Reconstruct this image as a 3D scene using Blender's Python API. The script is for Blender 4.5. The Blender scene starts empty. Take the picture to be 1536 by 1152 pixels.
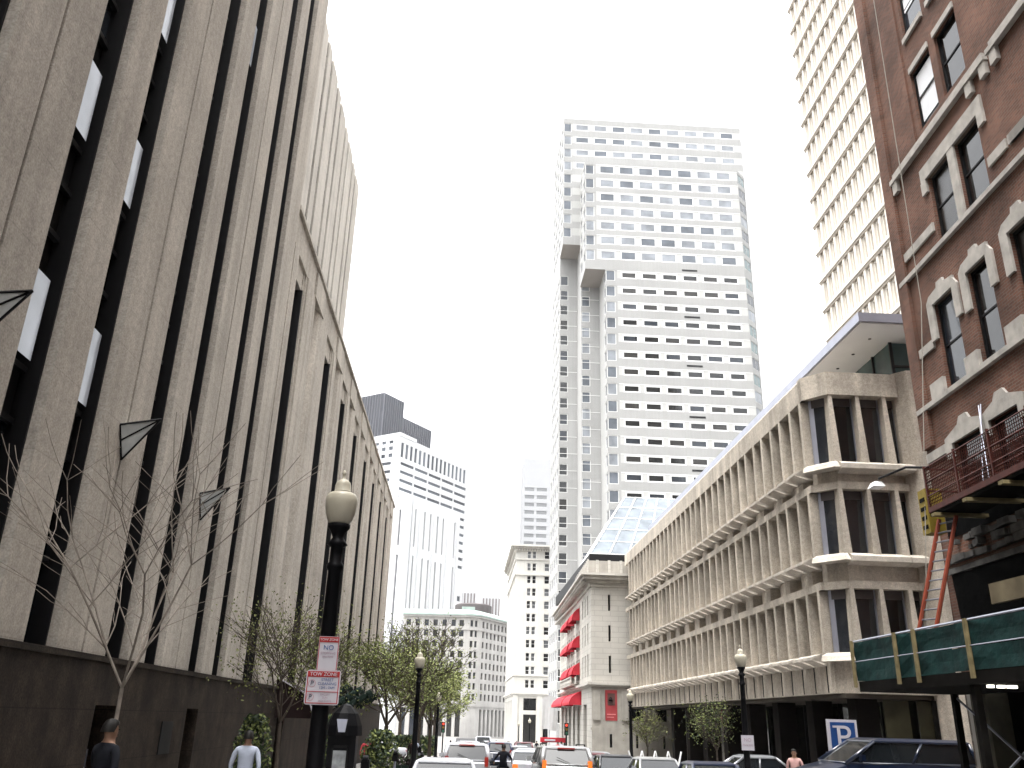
import bpy, bmesh, math, random
from mathutils import Vector, Matrix
R = math.radians
scene = bpy.context.scene
COL = scene.collection

# ------------------------------------------------------------------ camera
cam_data = bpy.data.cameras.new("camera")
cam = bpy.data.objects.new("camera", cam_data)
COL.objects.link(cam)
rows = [[0.9981063369055612, -0.0457047105041456, -0.041168187556592205],
        [-0.05499593163220017, -0.3632626010442696, -0.9300622184490983],
        [0.027553361552973443, 0.9305650767787732, -0.3650882771972377]]
mw = Matrix(rows).to_4x4()
mw.translation = Vector((0, 0, 1.9))
cam.matrix_world = mw
cam_data.sensor_fit = 'HORIZONTAL'
cam_data.sensor_width = 36.0
cam_data.lens = 1285.27 / 1536 * 36.0
cam_data.clip_start = 0.1
cam_data.clip_end = 6000
scene.camera = cam

# ------------------------------------------------------------------ sky, sun, exposure
SUN_DIR = Vector((-0.15, -0.18, 1.0)).normalized()
world = bpy.data.worlds.new("World")
scene.world = world
world.use_nodes = True
nt = world.node_tree
nt.nodes.clear()
sky = nt.nodes.new('ShaderNodeTexSky')
sky.sky_type = 'NISHITA'
sky.sun_disc = False
sky.sun_elevation = math.asin(SUN_DIR.z)
sky.sun_rotation = math.atan2(SUN_DIR.x, SUN_DIR.y)
sky.air_density = 1.5
sky.dust_density = 6.0
sky.ozone_density = 1.0
hs = nt.nodes.new('ShaderNodeHueSaturation')
hs.inputs['Saturation'].default_value = 0.10
hs.inputs['Value'].default_value = 1.0
bg = nt.nodes.new('ShaderNodeBackground')
bg.inputs['Strength'].default_value = 0.15
wo = nt.nodes.new('ShaderNodeOutputWorld')
nt.links.new(sky.outputs[0], hs.inputs['Color'])
nt.links.new(hs.outputs[0], bg.inputs['Color'])
nt.links.new(bg.outputs[0], wo.inputs['Surface'])
sun_d = bpy.data.lights.new("sun", 'SUN')
sun_d.energy = 0.5
sun_d.angle = R(50)
sun_d.color = (1.0, 0.96, 0.9)
sun = bpy.data.objects.new("sun", sun_d)
COL.objects.link(sun)
sun.rotation_euler = (-SUN_DIR).to_track_quat('-Z', 'Y').to_euler()
sun.location = (-60, -20, 120)
vs = scene.view_settings
vs.view_transform = 'Standard'
vs.look = 'None'
vs.exposure = 2.3
vs.gamma = 1.0
vs.use_curve_mapping = False
scene.cycles.use_denoising = True
scene.cycles.max_bounces = 6
scene.cycles.diffuse_bounces = 3
scene.cycles.glossy_bounces = 3
scene.cycles.transmission_bounces = 3
scene.cycles.volume_bounces = 0

# ------------------------------------------------------------------ materials
MATS = {}


def mat(name, col, rough=0.8, var=0.15, scale=1.5, bump=0.0, bscale=20.0, metal=0.0, spec=0.22,
        streak=0.0, emit=None, estr=0.0, speck=0.0, coat=0.0, joint=None):
    """Procedural surface: base colour broken up by two scales of noise, optional vertical weather streaks."""
    if name in MATS:
        return MATS[name]
    m = bpy.data.materials.new(name)
    m.use_nodes = True
    t = m.node_tree
    b = t.nodes['Principled BSDF']
    b.inputs['Roughness'].default_value = rough
    b.inputs['Metallic'].default_value = metal
    b.inputs['Specular IOR Level'].default_value = spec
    if coat:
        b.inputs['Coat Weight'].default_value = coat
        b.inputs['Coat Roughness'].default_value = 0.05
    tc = t.nodes.new('ShaderNodeNewGeometry')
    cur = None
    if var > 0 or streak > 0 or speck > 0:
        base = t.nodes.new('ShaderNodeRGB')
        base.outputs[0].default_value = (*col, 1)
        cur = base.outputs[0]

        def layer(sc, amt, stretch=None, detail=3.0):
            nonlocal cur
            n = t.nodes.new('ShaderNodeTexNoise')
            n.inputs['Scale'].default_value = sc
            n.inputs['Detail'].default_value = detail
            if stretch:
                mp = t.nodes.new('ShaderNodeMapping')
                mp.inputs['Scale'].default_value = stretch
                t.links.new(tc.outputs['Position'], mp.inputs['Vector'])
                t.links.new(mp.outputs[0], n.inputs['Vector'])
            else:
                t.links.new(tc.outputs['Position'], n.inputs['Vector'])
            mr = t.nodes.new('ShaderNodeMapRange')
            mr.inputs['From Min'].default_value = 0.3
            mr.inputs['From Max'].default_value = 0.7
            mr.inputs['To Min'].default_value = 1 - amt
            mr.inputs['To Max'].default_value = 1 + amt
            t.links.new(n.outputs['Fac'], mr.inputs['Value'])
            mx = t.nodes.new('ShaderNodeVectorMath')
            mx.operation = 'SCALE'
            t.links.new(cur, mx.inputs[0])
            t.links.new(mr.outputs[0], mx.inputs['Scale'])
            cur = mx.outputs[0]
        if var:
            layer(scale, var)
        if streak:
            layer(1.0, streak, (2.2, 2.2, 0.10))
        if speck:
            layer(26.0, speck, None, 2.0)
            layer(7.0, speck * 0.6, None, 2.0)
        if joint:      # thin mortar joints at a regular course height
            sx_ = t.nodes.new('ShaderNodeSeparateXYZ')
            t.links.new(tc.outputs['Position'], sx_.inputs[0])
            dv = t.nodes.new('ShaderNodeMath')
            dv.operation = 'DIVIDE'
            dv.inputs[1].default_value = joint[0]
            t.links.new(sx_.outputs['Z'], dv.inputs[0])
            fr_ = t.nodes.new('ShaderNodeMath')
            fr_.operation = 'FRACT'
            t.links.new(dv.outputs[0], fr_.inputs[0])
            gt = t.nodes.new('ShaderNodeMath')
            gt.operation = 'LESS_THAN'
            gt.inputs[1].default_value = joint[1] / joint[0]
            t.links.new(fr_.outputs[0], gt.inputs[0])
            mrj = t.nodes.new('ShaderNodeMapRange')
            mrj.inputs['To Min'].default_value = 1.0
            mrj.inputs['To Max'].default_value = joint[2]
            t.links.new(gt.outputs[0], mrj.inputs['Value'])
            mx = t.nodes.new('ShaderNodeVectorMath')
            mx.operation = 'SCALE'
            t.links.new(cur, mx.inputs[0])
            t.links.new(mrj.outputs[0], mx.inputs['Scale'])
            cur = mx.outputs[0]
        t.links.new(cur, b.inputs['Base Color'])
    else:
        b.inputs['Base Color'].default_value = (*col, 1)
    if bump:
        n = t.nodes.new('ShaderNodeTexNoise')
        n.inputs['Scale'].default_value = bscale
        n.inputs['Detail'].default_value = 4
        t.links.new(tc.outputs['Position'], n.inputs['Vector'])
        bp = t.nodes.new('ShaderNodeBump')
        bp.inputs['Strength'].default_value = bump
        bp.inputs['Distance'].default_value = 0.03
        t.links.new(n.outputs['Fac'], bp.inputs['Height'])
        t.links.new(bp.outputs[0], b.inputs['Normal'])
    if emit:
        b.inputs['Emission Color'].default_value = (*emit, 1)
        b.inputs['Emission Strength'].default_value = estr
    MATS[name] = m
    return m


def glass(name, col, rough=0.06, wavy=0.06, spec=0.5):
    """Window glass seen from outside: dark room behind a reflective, slightly uneven pane."""
    if name in MATS:
        return MATS[name]
    m = mat(name, col, rough, 0.35, 0.6, 0, metal=0.0, spec=spec)
    t = m.node_tree
    b = t.nodes['Principled BSDF']
    g = t.nodes.new('ShaderNodeNewGeometry')
    n = t.nodes.new('ShaderNodeTexNoise')
    n.inputs['Scale'].default_value = 0.8
    t.links.new(g.outputs['Position'], n.inputs['Vector'])
    bp = t.nodes.new('ShaderNodeBump')
    bp.inputs['Strength'].default_value = wavy
    bp.inputs['Distance'].default_value = 0.2
    t.links.new(n.outputs['Fac'], bp.inputs['Height'])
    t.links.new(bp.outputs[0], b.inputs['Normal'])
    return m


def brick_mat(name, c1, c2, mortar, bw=0.23, rh=0.075, ms=0.008, amp=0.25):
    if name in MATS:
        return MATS[name]
    m = mat(name, c1, 0.88, 0.0)
    t = m.node_tree
    b = t.nodes['Principled BSDF']
    g = t.nodes.new('ShaderNodeNewGeometry')
    sp = t.nodes.new('ShaderNodeSeparateXYZ')
    t.links.new(g.outputs['Position'], sp.inputs[0])
    ad = t.nodes.new('ShaderNodeMath')
    ad.operation = 'ADD'
    t.links.new(sp.outputs['X'], ad.inputs[0])
    t.links.new(sp.outputs['Y'], ad.inputs[1])
    cb = t.nodes.new('ShaderNodeCombineXYZ')
    t.links.new(ad.outputs[0], cb.inputs['X'])
    t.links.new(sp.outputs['Z'], cb.inputs['Y'])
    br = t.nodes.new('ShaderNodeTexBrick')
    br.inputs['Scale'].default_value = 1.0
    br.inputs['Brick Width'].default_value = bw
    br.inputs['Row Height'].default_value = rh
    br.inputs['Mortar Size'].default_value = ms
    br.inputs['Color1'].default_value = (*c1, 1)
    br.inputs['Color2'].default_value = (*c2, 1)
    br.inputs['Mortar'].default_value = (*mortar, 1)
    t.links.new(cb.outputs[0], br.inputs['Vector'])
    n = t.nodes.new('ShaderNodeTexNoise')
    n.inputs['Scale'].default_value = 0.7
    n.inputs['Detail'].default_value = 4
    t.links.new(g.outputs['Position'], n.inputs['Vector'])
    mr = t.nodes.new('ShaderNodeMapRange')
    mr.inputs['From Min'].default_value = 0.3
    mr.inputs['From Max'].default_value = 0.7
    mr.inputs['To Min'].default_value = 1 - amp
    mr.inputs['To Max'].default_value = 1 + amp
    t.links.new(n.outputs['Fac'], mr.inputs['Value'])
    mx = t.nodes.new('ShaderNodeVectorMath')
    mx.operation = 'SCALE'
    t.links.new(br.outputs['Color'], mx.inputs[0])
    t.links.new(mr.outputs[0], mx.inputs['Scale'])
    t.links.new(mx.outputs[0], b.inputs['Base Color'])
    return m


M_ASPHALT = mat("asphalt", (0.05,0.05,0.052), 0.9, 0.3, 0.5, 0.3, 60)
M_GROUND = mat("ground_paving", (0.16, 0.155, 0.15), 0.9, 0.2, 0.3)
M_PAVE = mat("pavement_concrete", (0.22,0.21,0.2), 0.9, 0.2, 0.8, 0.15, 40)
M_KERB = mat("kerb_granite", (0.33, 0.32, 0.31), 0.85, 0.2, 2)
M_PAINT = mat("road_paint", (0.7, 0.7, 0.66), 0.7, 0.25, 3)
M_GRAN = mat("grey_granite", (0.40, 0.365, 0.318), 0.85, 0.12, 0.45, 0.2, 40, streak=0.15, speck=0.20, joint=(1.43, 0.02, 0.84))
M_GRAN_B = mat("pale_granite", (0.46, 0.43, 0.385), 0.85, 0.1, 0.4, streak=0.12, speck=0.12, joint=(1.8, 0.03, 0.8))
M_BASE = mat("brown_base_granite", (0.026, 0.019, 0.014), 0.7, 0.45, 1.6, 0.2, 30, speck=0.35, streak=0.25, joint=(0.93, 0.02, 0.55), spec=0.14)
M_DARKMETAL = mat("dark_bronze_metal", (0.006,0.006,0.007), 0.55, 0.2, 3)
M_BLACK = mat("black_painted_iron", (0.004, 0.004, 0.005), 0.5, 0.2, 4, 0.1, 30, spec=0.10)
M_GL_DARK = glass("dark_window_glass", (0.004,0.005,0.006))
M_GL_DIM = glass("dim_window_glass", (0.010,0.009,0.008), 0.25, 0.1, 0.5)
M_GL_BLUE = glass("blue_grey_window_glass", (0.014,0.019,0.027), 0.1)
M_GL_PALE = glass("pale_blind_glass", (0.12,0.125,0.13), 0.2)
M_GL_TEAL = glass("teal_glass", (0.05,0.085,0.085), 0.1)
M_GL_SKY = glass("sky_tinted_glass", (0.40,0.45,0.52), 0.12)  # pale colour stands in for sky reflected in open panes
M_CONC = mat("beige_concrete", (0.425,0.38,0.32), 0.88, 0.17, 0.8, 0.25, 30, streak=0.22, speck=0.20)
M_CONC_L = mat("pale_precast_concrete", (0.50, 0.455, 0.395), 0.85, 0.16, 1.2, 0.1, 30, streak=0.12, speck=0.14)
M_BRICK = brick_mat("red_brick", (0.165, 0.075, 0.050), (0.108, 0.052, 0.037), (0.155, 0.12, 0.095), amp=0.42)
M_STONE = mat("grey_trim_stone", (0.42,0.395,0.36), 0.85, 0.2, 3, 0.2, 20)
M_WHITE = mat("white_paint", (0.80, 0.80, 0.80), 0.5, 0.06, 2)
M_SOFFIT = mat("white_soffit", (0.62,0.62,0.62), 0.7, 0.04, 1)
M_METAL = mat("brushed_metal", (0.34,0.35,0.41), 0.4, 0.08, 2, metal=0.6)
M_LIME = brick_mat("pale_limestone", (0.48, 0.46, 0.42), (0.455, 0.435, 0.395), (0.36, 0.34, 0.31), 1.3, 0.42, 0.02, 0.10)
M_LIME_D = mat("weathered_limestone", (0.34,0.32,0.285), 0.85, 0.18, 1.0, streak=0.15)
M_TWR = mat("tower_spandrel_stone", (0.275,0.276,0.27), 0.8, 0.06, 0.15, streak=0.04)
M_TWR_L = mat("tower_pale_panel", (0.37,0.37,0.36), 0.75, 0.05, 0.2)
M_TWR_W = mat("tower_white_frame", (0.62, 0.62, 0.61), 0.6, 0.03, 0.3)
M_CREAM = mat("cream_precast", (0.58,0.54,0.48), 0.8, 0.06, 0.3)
M_CREAM_D = mat("shaded_cream_precast", (0.30,0.265,0.22), 0.85, 0.1, 0.5)  # darker copy of the cream: ledge shadow put into the colour
M_CREAMB = mat("cream_facade_stone", (0.55,0.535,0.495), 0.8, 0.07, 0.2, streak=0.05)
M_WTOWER = mat("white_tower_stone", (0.51,0.515,0.525), 0.7, 0.03, 0.1)
M_GREYTWR = mat("slate_grey_cladding", (0.045,0.047,0.058), 0.6, 0.08, 0.05)
M_GREYTWR_L = mat("pale_grey_cladding", (0.10,0.105,0.12), 0.6, 0.05, 0.05)
M_STONEB = mat("old_grey_stone", (0.37,0.36,0.345), 0.85, 0.12, 0.2, streak=0.08)
M_COPPER = mat("green_copper", (0.30,0.37,0.34), 0.7, 0.12, 0.4)
M_DRUM = mat("brown_metal_penthouse", (0.08,0.07,0.07), 0.7, 0.1, 0.4)
M_RED = mat("red_canvas", (0.46,0.03,0.045), 0.8, 0.1, 3)
M_REDSTEEL = mat("red_scaffold_steel", (0.075,0.018,0.012), 0.55, 0.25, 5)
M_ORANGE = mat("orange_fibreglass", (0.22,0.045,0.022), 0.5, 0.15, 5)
M_NET = mat("dark_green_netting", (0.010,0.041,0.039), 0.8, 0.35, 2.5, 0.5, 8)
M_TIMBER = mat("yellow_timber", (0.21,0.17,0.085), 0.8, 0.25, 5)
M_DARKWOOD = mat("dark_shed_timber", (0.010,0.009,0.008), 0.9, 0.3, 3, spec=0.05)
M_YELLOW = mat("yellow_plastic", (0.30,0.22,0.03), 0.6, 0.15, 4)
M_ROPE = mat("pale_rope", (0.32,0.3,0.26), 0.9, 0.1, 10)
M_GLOBE = mat("milk_glass_globe", (0.42,0.39,0.31), 0.3, 0.08, 6)
M_SIGNW = mat("white_sign_enamel", (0.5,0.48,0.52), 0.4, 0.03, 8)
M_SIGNR = mat("red_sign_enamel", (0.36,0.03,0.03), 0.4, 0.05, 8)
M_SIGNB = mat("blue_sign_enamel", (0.015,0.055,0.19), 0.4, 0.05, 8)
M_INK = mat("black_ink", (0.03, 0.03, 0.06), 0.5, 0.0)
M_INKB = mat("blue_ink", (0.05, 0.10, 0.25), 0.5, 0.0)
M_BARK = mat("grey_bark", (0.06,0.048,0.038), 0.9, 0.3, 8, 0.4, 30)
M_BARK_P = mat("pale_bark", (0.23,0.20,0.17), 0.9, 0.3, 6, 0.3, 30)
M_LEAF1 = mat("spring_leaf", (0.13,0.155,0.045), 0.6, 0.4, 2.0)
M_LEAF2 = mat("young_yellow_leaf", (0.20,0.225,0.075), 0.6, 0.4, 2.0)
M_LEAF3 = mat("olive_bud_leaf", (0.14,0.15,0.05), 0.7, 0.4, 2.0)
M_LEAFD = mat("dark_leaf", (0.02,0.035,0.012), 0.6, 0.4, 3.0)
M_TYRE = mat("black_rubber", (0.006,0.006,0.006), 0.85, 0.2, 10)
M_RIM = mat("silver_wheel_rim", (0.45, 0.45, 0.47), 0.35, 0.05, 5, metal=0.8)
M_CARGLASS = glass("car_window_glass", (0.010,0.012,0.014), 0.05, 0.0, 0.5)
M_TAIL = mat("tail_lamp_red", (0.16,0.01,0.01), 0.3, 0.0, emit=(1.0, 0.08, 0.03), estr=0.04)
M_TAILLIT = mat("tail_lamp_lit", (0.3,0.05,0.01), 0.3, 0.0, emit=(1.0, 0.22, 0.03), estr=0.22)
M_HEADL = mat("headlamp_glass", (0.7, 0.72, 0.75), 0.15, 0.0)
M_PLASTIC = mat("black_plastic", (0.007,0.007,0.008), 0.6, 0.1, 6)
M_LAMP = mat("fluorescent_lamp", (0.9, 0.9, 0.85), 0.5, 0.0, emit=(1.0, 0.95, 0.8), estr=1.0)
M_SKIN = mat("skin", (0.26,0.15,0.10), 0.6, 0.05, 10)
M_HAIRD = mat("dark_hair", (0.006,0.005,0.004), 0.6, 0.1, 20)
M_SHIRT = mat("white_shirt_cotton", (0.40,0.44,0.53), 0.85, 0.06, 8, 0.3, 12)
M_SUIT = mat("navy_suit_cloth", (0.006,0.007,0.011), 0.85, 0.1, 8, 0.2, 12)
M_REDCLOTH = mat("red_jacket_cloth", (0.42, 0.05, 0.06), 0.85, 0.1, 8)
M_JEANS = mat("dark_jeans", (0.010,0.013,0.02), 0.85, 0.1, 8)
M_GREENAWN = mat("dark_green_canvas", (0.006,0.016,0.011), 0.8, 0.2, 4)
M_REDAWN = mat("dark_maroon_canvas", (0.010,0.003,0.003), 0.8, 0.2, 4)
M_RUBBLE = mat("broken_rubble_stone", (0.10,0.096,0.09), 0.9, 0.35, 4, 0.5, 8)
M_TARP_SHADE = mat("black_tarp_and_shade", (0.0025,0.0025,0.0025), 0.85, 0.4, 1.2, 0.6, 3, spec=0.03)

# ------------------------------------------------------------------ helpers
ORG = {}       # world location of every parent we made


def gz(y):     # the street falls gently away from the camera
    return -0.02 * max(-60, min(200, y))


class MB:
    """Collects faces for ONE mesh object."""

    def __init__(s, org=(0, 0, 0), ang=0.0):
        s.v, s.f, s.m = [], [], []
        s.T(org, ang)

    def T(s, org=(0, 0, 0), ang=0.0):
        s.o, s.c, s.s = org, math.cos(ang), math.sin(ang)
        return s

    def p(s, u, w, z):
        s.v.append((s.o[0] + u * s.c - w * s.s, s.o[1] + u * s.s + w * s.c, s.o[2] + z))
        return len(s.v) - 1

    def face(s, pts, mi=0):
        s.f.append([s.p(*q) for q in pts])
        s.m.append(mi)

    def box(s, x0, y0, z0, x1, y1, z1, mi=0):
        i = [s.p(x, y, z) for z in (z0, z1) for y in (y0, y1) for x in (x0, x1)]
        for q in ((0, 2, 3, 1), (4, 5, 7, 6), (0, 1, 5, 4), (2, 6, 7, 3), (0, 4, 6, 2), (1, 3, 7, 5)):
            s.f.append([i[k] for k in q])
            s.m.append(mi)
        return s

    def prism(s, poly, z0, z1, mi=0, top=None):
        """poly: (x, y) outline, extruded in z; top: another outline for the upper face."""
        a = [s.p(x, y, z0) for x, y in poly]
        b = [s.p(x, y, z1) for x, y in (top or poly)]
        n = len(poly)
        s.f.append(a[::-1])
        s.f.append(b)
        s.m += [mi, mi]
        for k in range(n):
            s.f.append([a[k], a[(k + 1) % n], b[(k + 1) % n], b[k]])
            s.m.append(mi)
        return s

    def sweep(s, prof, u0, u1, mi=0):
        """prof: (w, z) outline extruded along u."""
        a = [s.p(u0, w, z) for w, z in prof]
        b = [s.p(u1, w, z) for w, z in prof]
        n = len(prof)
        s.f += [a, b[::-1]]
        s.m += [mi, mi]
        for k in range(n):
            s.f.append([a[k], b[k], b[(k + 1) % n], a[(k + 1) % n]])
            s.m.append(mi)
        return s

    def tube(s, p, q, r0, r1=None, n=6, mi=0, cap=True):
        r1 = r0 if r1 is None else r1
        p, q = Vector(p), Vector(q)
        d = (q - p)
        if d.length < 1e-6:
            return s
        d.normalize()
        a = d.orthogonal().normalized()
        b = d.cross(a)
        A, B = [], []
        for k in range(n):
            t = 2 * math.pi * k / n
            e = a * math.cos(t) + b * math.sin(t)
            A.append(s.p(*(p + e * r0)))
            B.append(s.p(*(q + e * r1)))
        for k in range(n):
            s.f.append([A[k], A[(k + 1) % n], B[(k + 1) % n], B[k]])
            s.m.append(mi)
        if cap:
            s.f += [A[::-1], B]
            s.m += [mi, mi]
        return s

    def lathe(s, prof, n=16, c=(0, 0, 0), mi=0, axis='z'):
        rings = []
        for r, z in prof:
            ring = []
            for k in range(n):
                t = 2 * math.pi * k / n
                if axis == 'z':
                    ring.append(s.p(c[0] + r * math.cos(t), c[1] + r * math.sin(t), c[2] + z))
                else:   # around x
                    ring.append(s.p(c[0] + z, c[1] + r * math.cos(t), c[2] + r * math.sin(t)))
            rings.append(ring)
        for a, b in zip(rings, rings[1:]):
            for k in range(n):
                s.f.append([a[k], a[(k + 1) % n], b[(k + 1) % n], b[k]])
                s.m.append(mi)
        s.f += [rings[0][::-1], rings[-1]]
        s.m += [mi, mi]
        return s

    def grid(s, us, zs, hole, depth, w=0.0, mi=0, mr=None, rowmat=None):
        """A wall with openings: front faces, plus reveals of the given depth round every hole."""
        mr = mi if mr is None else mr
        nu, nz = len(us) - 1, len(zs) - 1
        H = [[bool(hole(i, j)) for j in range(nz)] for i in range(nu)]
        for j in range(nz):
            z0, z1 = zs[j], zs[j + 1]
            i = 0
            while i < nu:
                if H[i][j]:
                    u0, u1 = us[i], us[i + 1]
                    if i == 0 or not H[i - 1][j]:
                        s.face([(u0, w, z0), (u0, w + depth, z0), (u0, w + depth, z1), (u0, w, z1)], mr)
                    if i == nu - 1 or not H[i + 1][j]:
                        s.face([(u1, w, z0), (u1, w, z1), (u1, w + depth, z1), (u1, w + depth, z0)], mr)
                    if j == 0 or not H[i][j - 1]:
                        s.face([(u0, w, z0), (u1, w, z0), (u1, w + depth, z0), (u0, w + depth, z0)], mr)
                    if j == nz - 1 or not H[i][j + 1]:
                        s.face([(u0, w, z1), (u0, w + depth, z1), (u1, w + depth, z1), (u1, w, z1)], mr)
                    i += 1
                    continue
                k = i
                while k < nu and not H[k][j]:
                    k += 1
                s.face([(us[i], w, z0), (us[k], w, z0), (us[k], w, z1), (us[i], w, z1)],
                       rowmat(j) if rowmat else mi)
                i = k
        return s

    def mesh(s, name, mats, org=None, smooth=False):
        if org is None:
            xs, ys, zs = zip(*s.v)
            org = ((min(xs) + max(xs)) / 2, (min(ys) + max(ys)) / 2, min(zs))
        me = bpy.data.meshes.new(name)
        me.from_pydata([(x - org[0], y - org[1], z - org[2]) for x, y, z in s.v], [], s.f)
        for m in (mats if isinstance(mats, (list, tuple)) else [mats]):
            me.materials.append(m)
        me.polygons.foreach_set('material_index', s.m)
        if smooth:
            me.polygons.foreach_set('use_smooth', [True] * len(me.polygons))
        me.update()
        return me, org

    def build(s, name, mats, parent=None, smooth=False, kind=None):
        me, org = s.mesh(name, mats, None, smooth)
        return link(name, me, org, parent, kind)


def link(name, me, org, parent=None, kind=None, rotz=0.0):
    o = bpy.data.objects.new(name, me)
    COL.objects.link(o)
    ORG[o.name] = Vector(org)
    if parent is not None:
        o.parent = parent
        o.location = Vector(org) - ORG[parent.name]
    else:
        o.location = org
    o.rotation_euler = (0, 0, rotz)
    if kind:
        o['kind'] = kind
    return o


def tag(o, label, cat, group=None):
    o['label'] = label
    o['category'] = cat
    if group:
        o['group'] = group
    return o


def thing(name, label, cat, loc=(0, 0, 0), group=None):
    o = bpy.data.objects.new(name, None)
    COL.objects.link(o)
    o.location = loc
    o.empty_display_size = 0.3
    ORG[o.name] = Vector(loc)
    return tag(o, label, cat, group)


def copy_tree(o, loc, rotz=0.0, label=None, mats=None, scale=1.0):
    def cp(src, par):
        c = src.copy()
        COL.objects.link(c)
        if par is not None:
            c.parent = par
        for ch in src.children:
            cp(ch, c)
        return c
    r = cp(o, None)
    r.location = loc
    r.rotation_euler = (0, 0, rotz)
    r.scale = (scale,) * 3
    if label:
        r['label'] = label
    return r


def text(body, size, loc, parent, material, name="lettering", rot=(R(90), 0, 0), align='CENTER', thick=0.002, sx=1.0):
    cu = bpy.data.curves.new(name, 'FONT')
    cu.body = body
    cu.size = size
    cu.align_x = align
    cu.align_y = 'CENTER'
    cu.extrude = thick
    cu.materials.append(material)
    tmp = bpy.data.objects.new(name, cu)
    COL.objects.link(tmp)
    dg = bpy.context.evaluated_depsgraph_get()
    me = bpy.data.meshes.new_from_object(tmp.evaluated_get(dg))
    bpy.data.objects.remove(tmp)
    me.name = name
    o = bpy.data.objects.new(name, me)
    COL.objects.link(o)
    o.parent = parent
    o.location = Vector(loc) - ORG[parent.name]
    o.rotation_euler = rot
    o.scale = (sx, 1, 1)
    return o


A_FRONT, A_RIGHT, A_LEFT = 0.0, R(-90), R(90)   # faces -Y; right side of the street (faces -X); left side (faces +X)


class Wins:
    """The windows of one building: the 100 that show largest become parts, the rest one part."""
    meshes = {}

    def __init__(s, seed=1):
        s.w = []
        s.r = random.Random(seed)

    def add(s, org, ang, u0, u1, z0, z1, w, kind, gl, fr, t=0.08):
        s.w.append((org, ang, u0, u1, z0, z1, w, kind, gl, fr, t))

    @staticmethod
    def shape(mb, u0, u1, z0, z1, w, kind, t, glass_too=True):
        d = 0.07
        mb.box(u0, w - d, z0, u0 + t, w, z1, 0)
        mb.box(u1 - t, w - d, z0, u1, w, z1, 0)
        mb.box(u0 + t, w - d, z0, u1 - t, w, z0 + t, 0)
        mb.box(u0 + t, w - d, z1 - t, u1 - t, w, z1, 0)
        if 's' in kind:     # meeting rail of a sash
            zm = z0 + (z1 - z0) * 0.5
            mb.box(u0 + t, w - d * 0.8, zm - t * 0.4, u1 - t, w, zm + t * 0.4, 0)
        if 'd' in kind:     # upright in the middle
            um = (u0 + u1) / 2
            mb.box(um - t * 0.4, w - d * 0.8, z0 + t, um + t * 0.4, w, z1 - t, 0)
        if 'c' in kind:     # cross bar near the head
            zm = z0 + (z1 - z0) * 0.72
            mb.box(u0 + t, w - d * 0.8, zm - t * 0.3, u1 - t, w, zm + t * 0.3, 0)
        if glass_too:
            mb.face([(u0 + t * 0.5, w - d * 0.4, z0), (u1 - t * 0.5, w - d * 0.4, z0), (u1 - t * 0.5, w - d * 0.4, z1), (u0 + t * 0.5, w - d * 0.4, z1)], 1)

    def finish(s, parent, name="window", limit=100, pane=False):
        eye = Vector((0, 0, 1.9))

        def score(a):
            org, ang, u0, u1, z0, z1, w = a[:7]
            um = (u0 + u1) / 2
            c = Vector((org[0] + um * math.cos(ang) - w * math.sin(ang), org[1] + um * math.sin(ang) + w * math.cos(ang), org[2] + (z0 + z1) / 2))
            d = c - eye
            n = Vector((math.sin(ang), -math.cos(ang), 0))
            return -max(0.0, -d.dot(n)) / d.length * (u1 - u0) * (z1 - z0) / d.length_squared
        ws = sorted(s.w, key=score)
        if not limit or len(ws) <= limit:
            head, tail = ws, []
        else:
            head, tail = ws[:limit], ws[limit:]
        for org, ang, u0, u1, z0, z1, w, kind, gl, fr, t in head:
            g = s.r.choice(gl)
            key = (round(u1 - u0, 3), round(z1 - z0, 3), kind, g.name, fr.name, t, pane)
            if key not in Wins.meshes:
                mb = MB()
                Wins.shape(mb, -(u1 - u0) / 2, (u1 - u0) / 2, 0, z1 - z0, 0, kind, t, not pane)
                me = mb.mesh(name, [fr, g], (0, 0, 0))[0]
                pm = None
                if pane:
                    pb = MB()
                    hw, hh = (u1 - u0) / 2 - t * 0.5, z1 - z0
                    pb.face([(-hw, -0.028, 0), (hw, -0.028, 0), (hw, -0.028, hh), (-hw, -0.028, hh)])
                    pm = pb.mesh("pane", [g], (0, 0, 0))[0]
                Wins.meshes[key] = (me, pm)
            me, pm = Wins.meshes[key]
            um = (u0 + u1) / 2
            c = (org[0] + um * math.cos(ang) - w * math.sin(ang), org[1] + um * math.sin(ang) + w * math.cos(ang), org[2] + z0)
            o = link(name, me, c, parent, None, ang)
            if pm:
                link_local("pane", pm, o)
        if tail:
            mb = MB()
            mats = []
            for org, ang, u0, u1, z0, z1, w, kind, gl, fr, t in tail:
                g = s.r.choice(gl)
                for m in (fr, g):
                    if m not in mats:
                        mats.append(m)
                b = MB(org, ang)
                Wins.shape(b, u0, u1, z0, z1, w, kind, t)
                off = len(mb.v)
                mb.v += b.v
                mb.f += [[i + off for i in f] for f in b.f]
                mb.m += [mats.index(fr) if k == 0 else mats.index(g) for k in b.m]
            mb.build(name, mats, parent, kind='stuff')


def link_local(name, me, parent):
    o = bpy.data.objects.new(name, me)
    COL.objects.link(o)
    o.parent = parent
    return o


def edges(holes, lo, hi):
    """Sorted cut positions of a wall with holes [(a, b), ...] between lo and hi, and which cells are holes."""
    cuts = [lo]
    hs = set()
    for a, b in sorted(holes):
        if a > cuts[-1] + 1e-6:
            cuts.append(a)
        hs.add(len(cuts) - 1)
        cuts.append(b)
    if hi > cuts[-1] + 1e-6:
        cuts.append(hi)
    return cuts, hs


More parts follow.
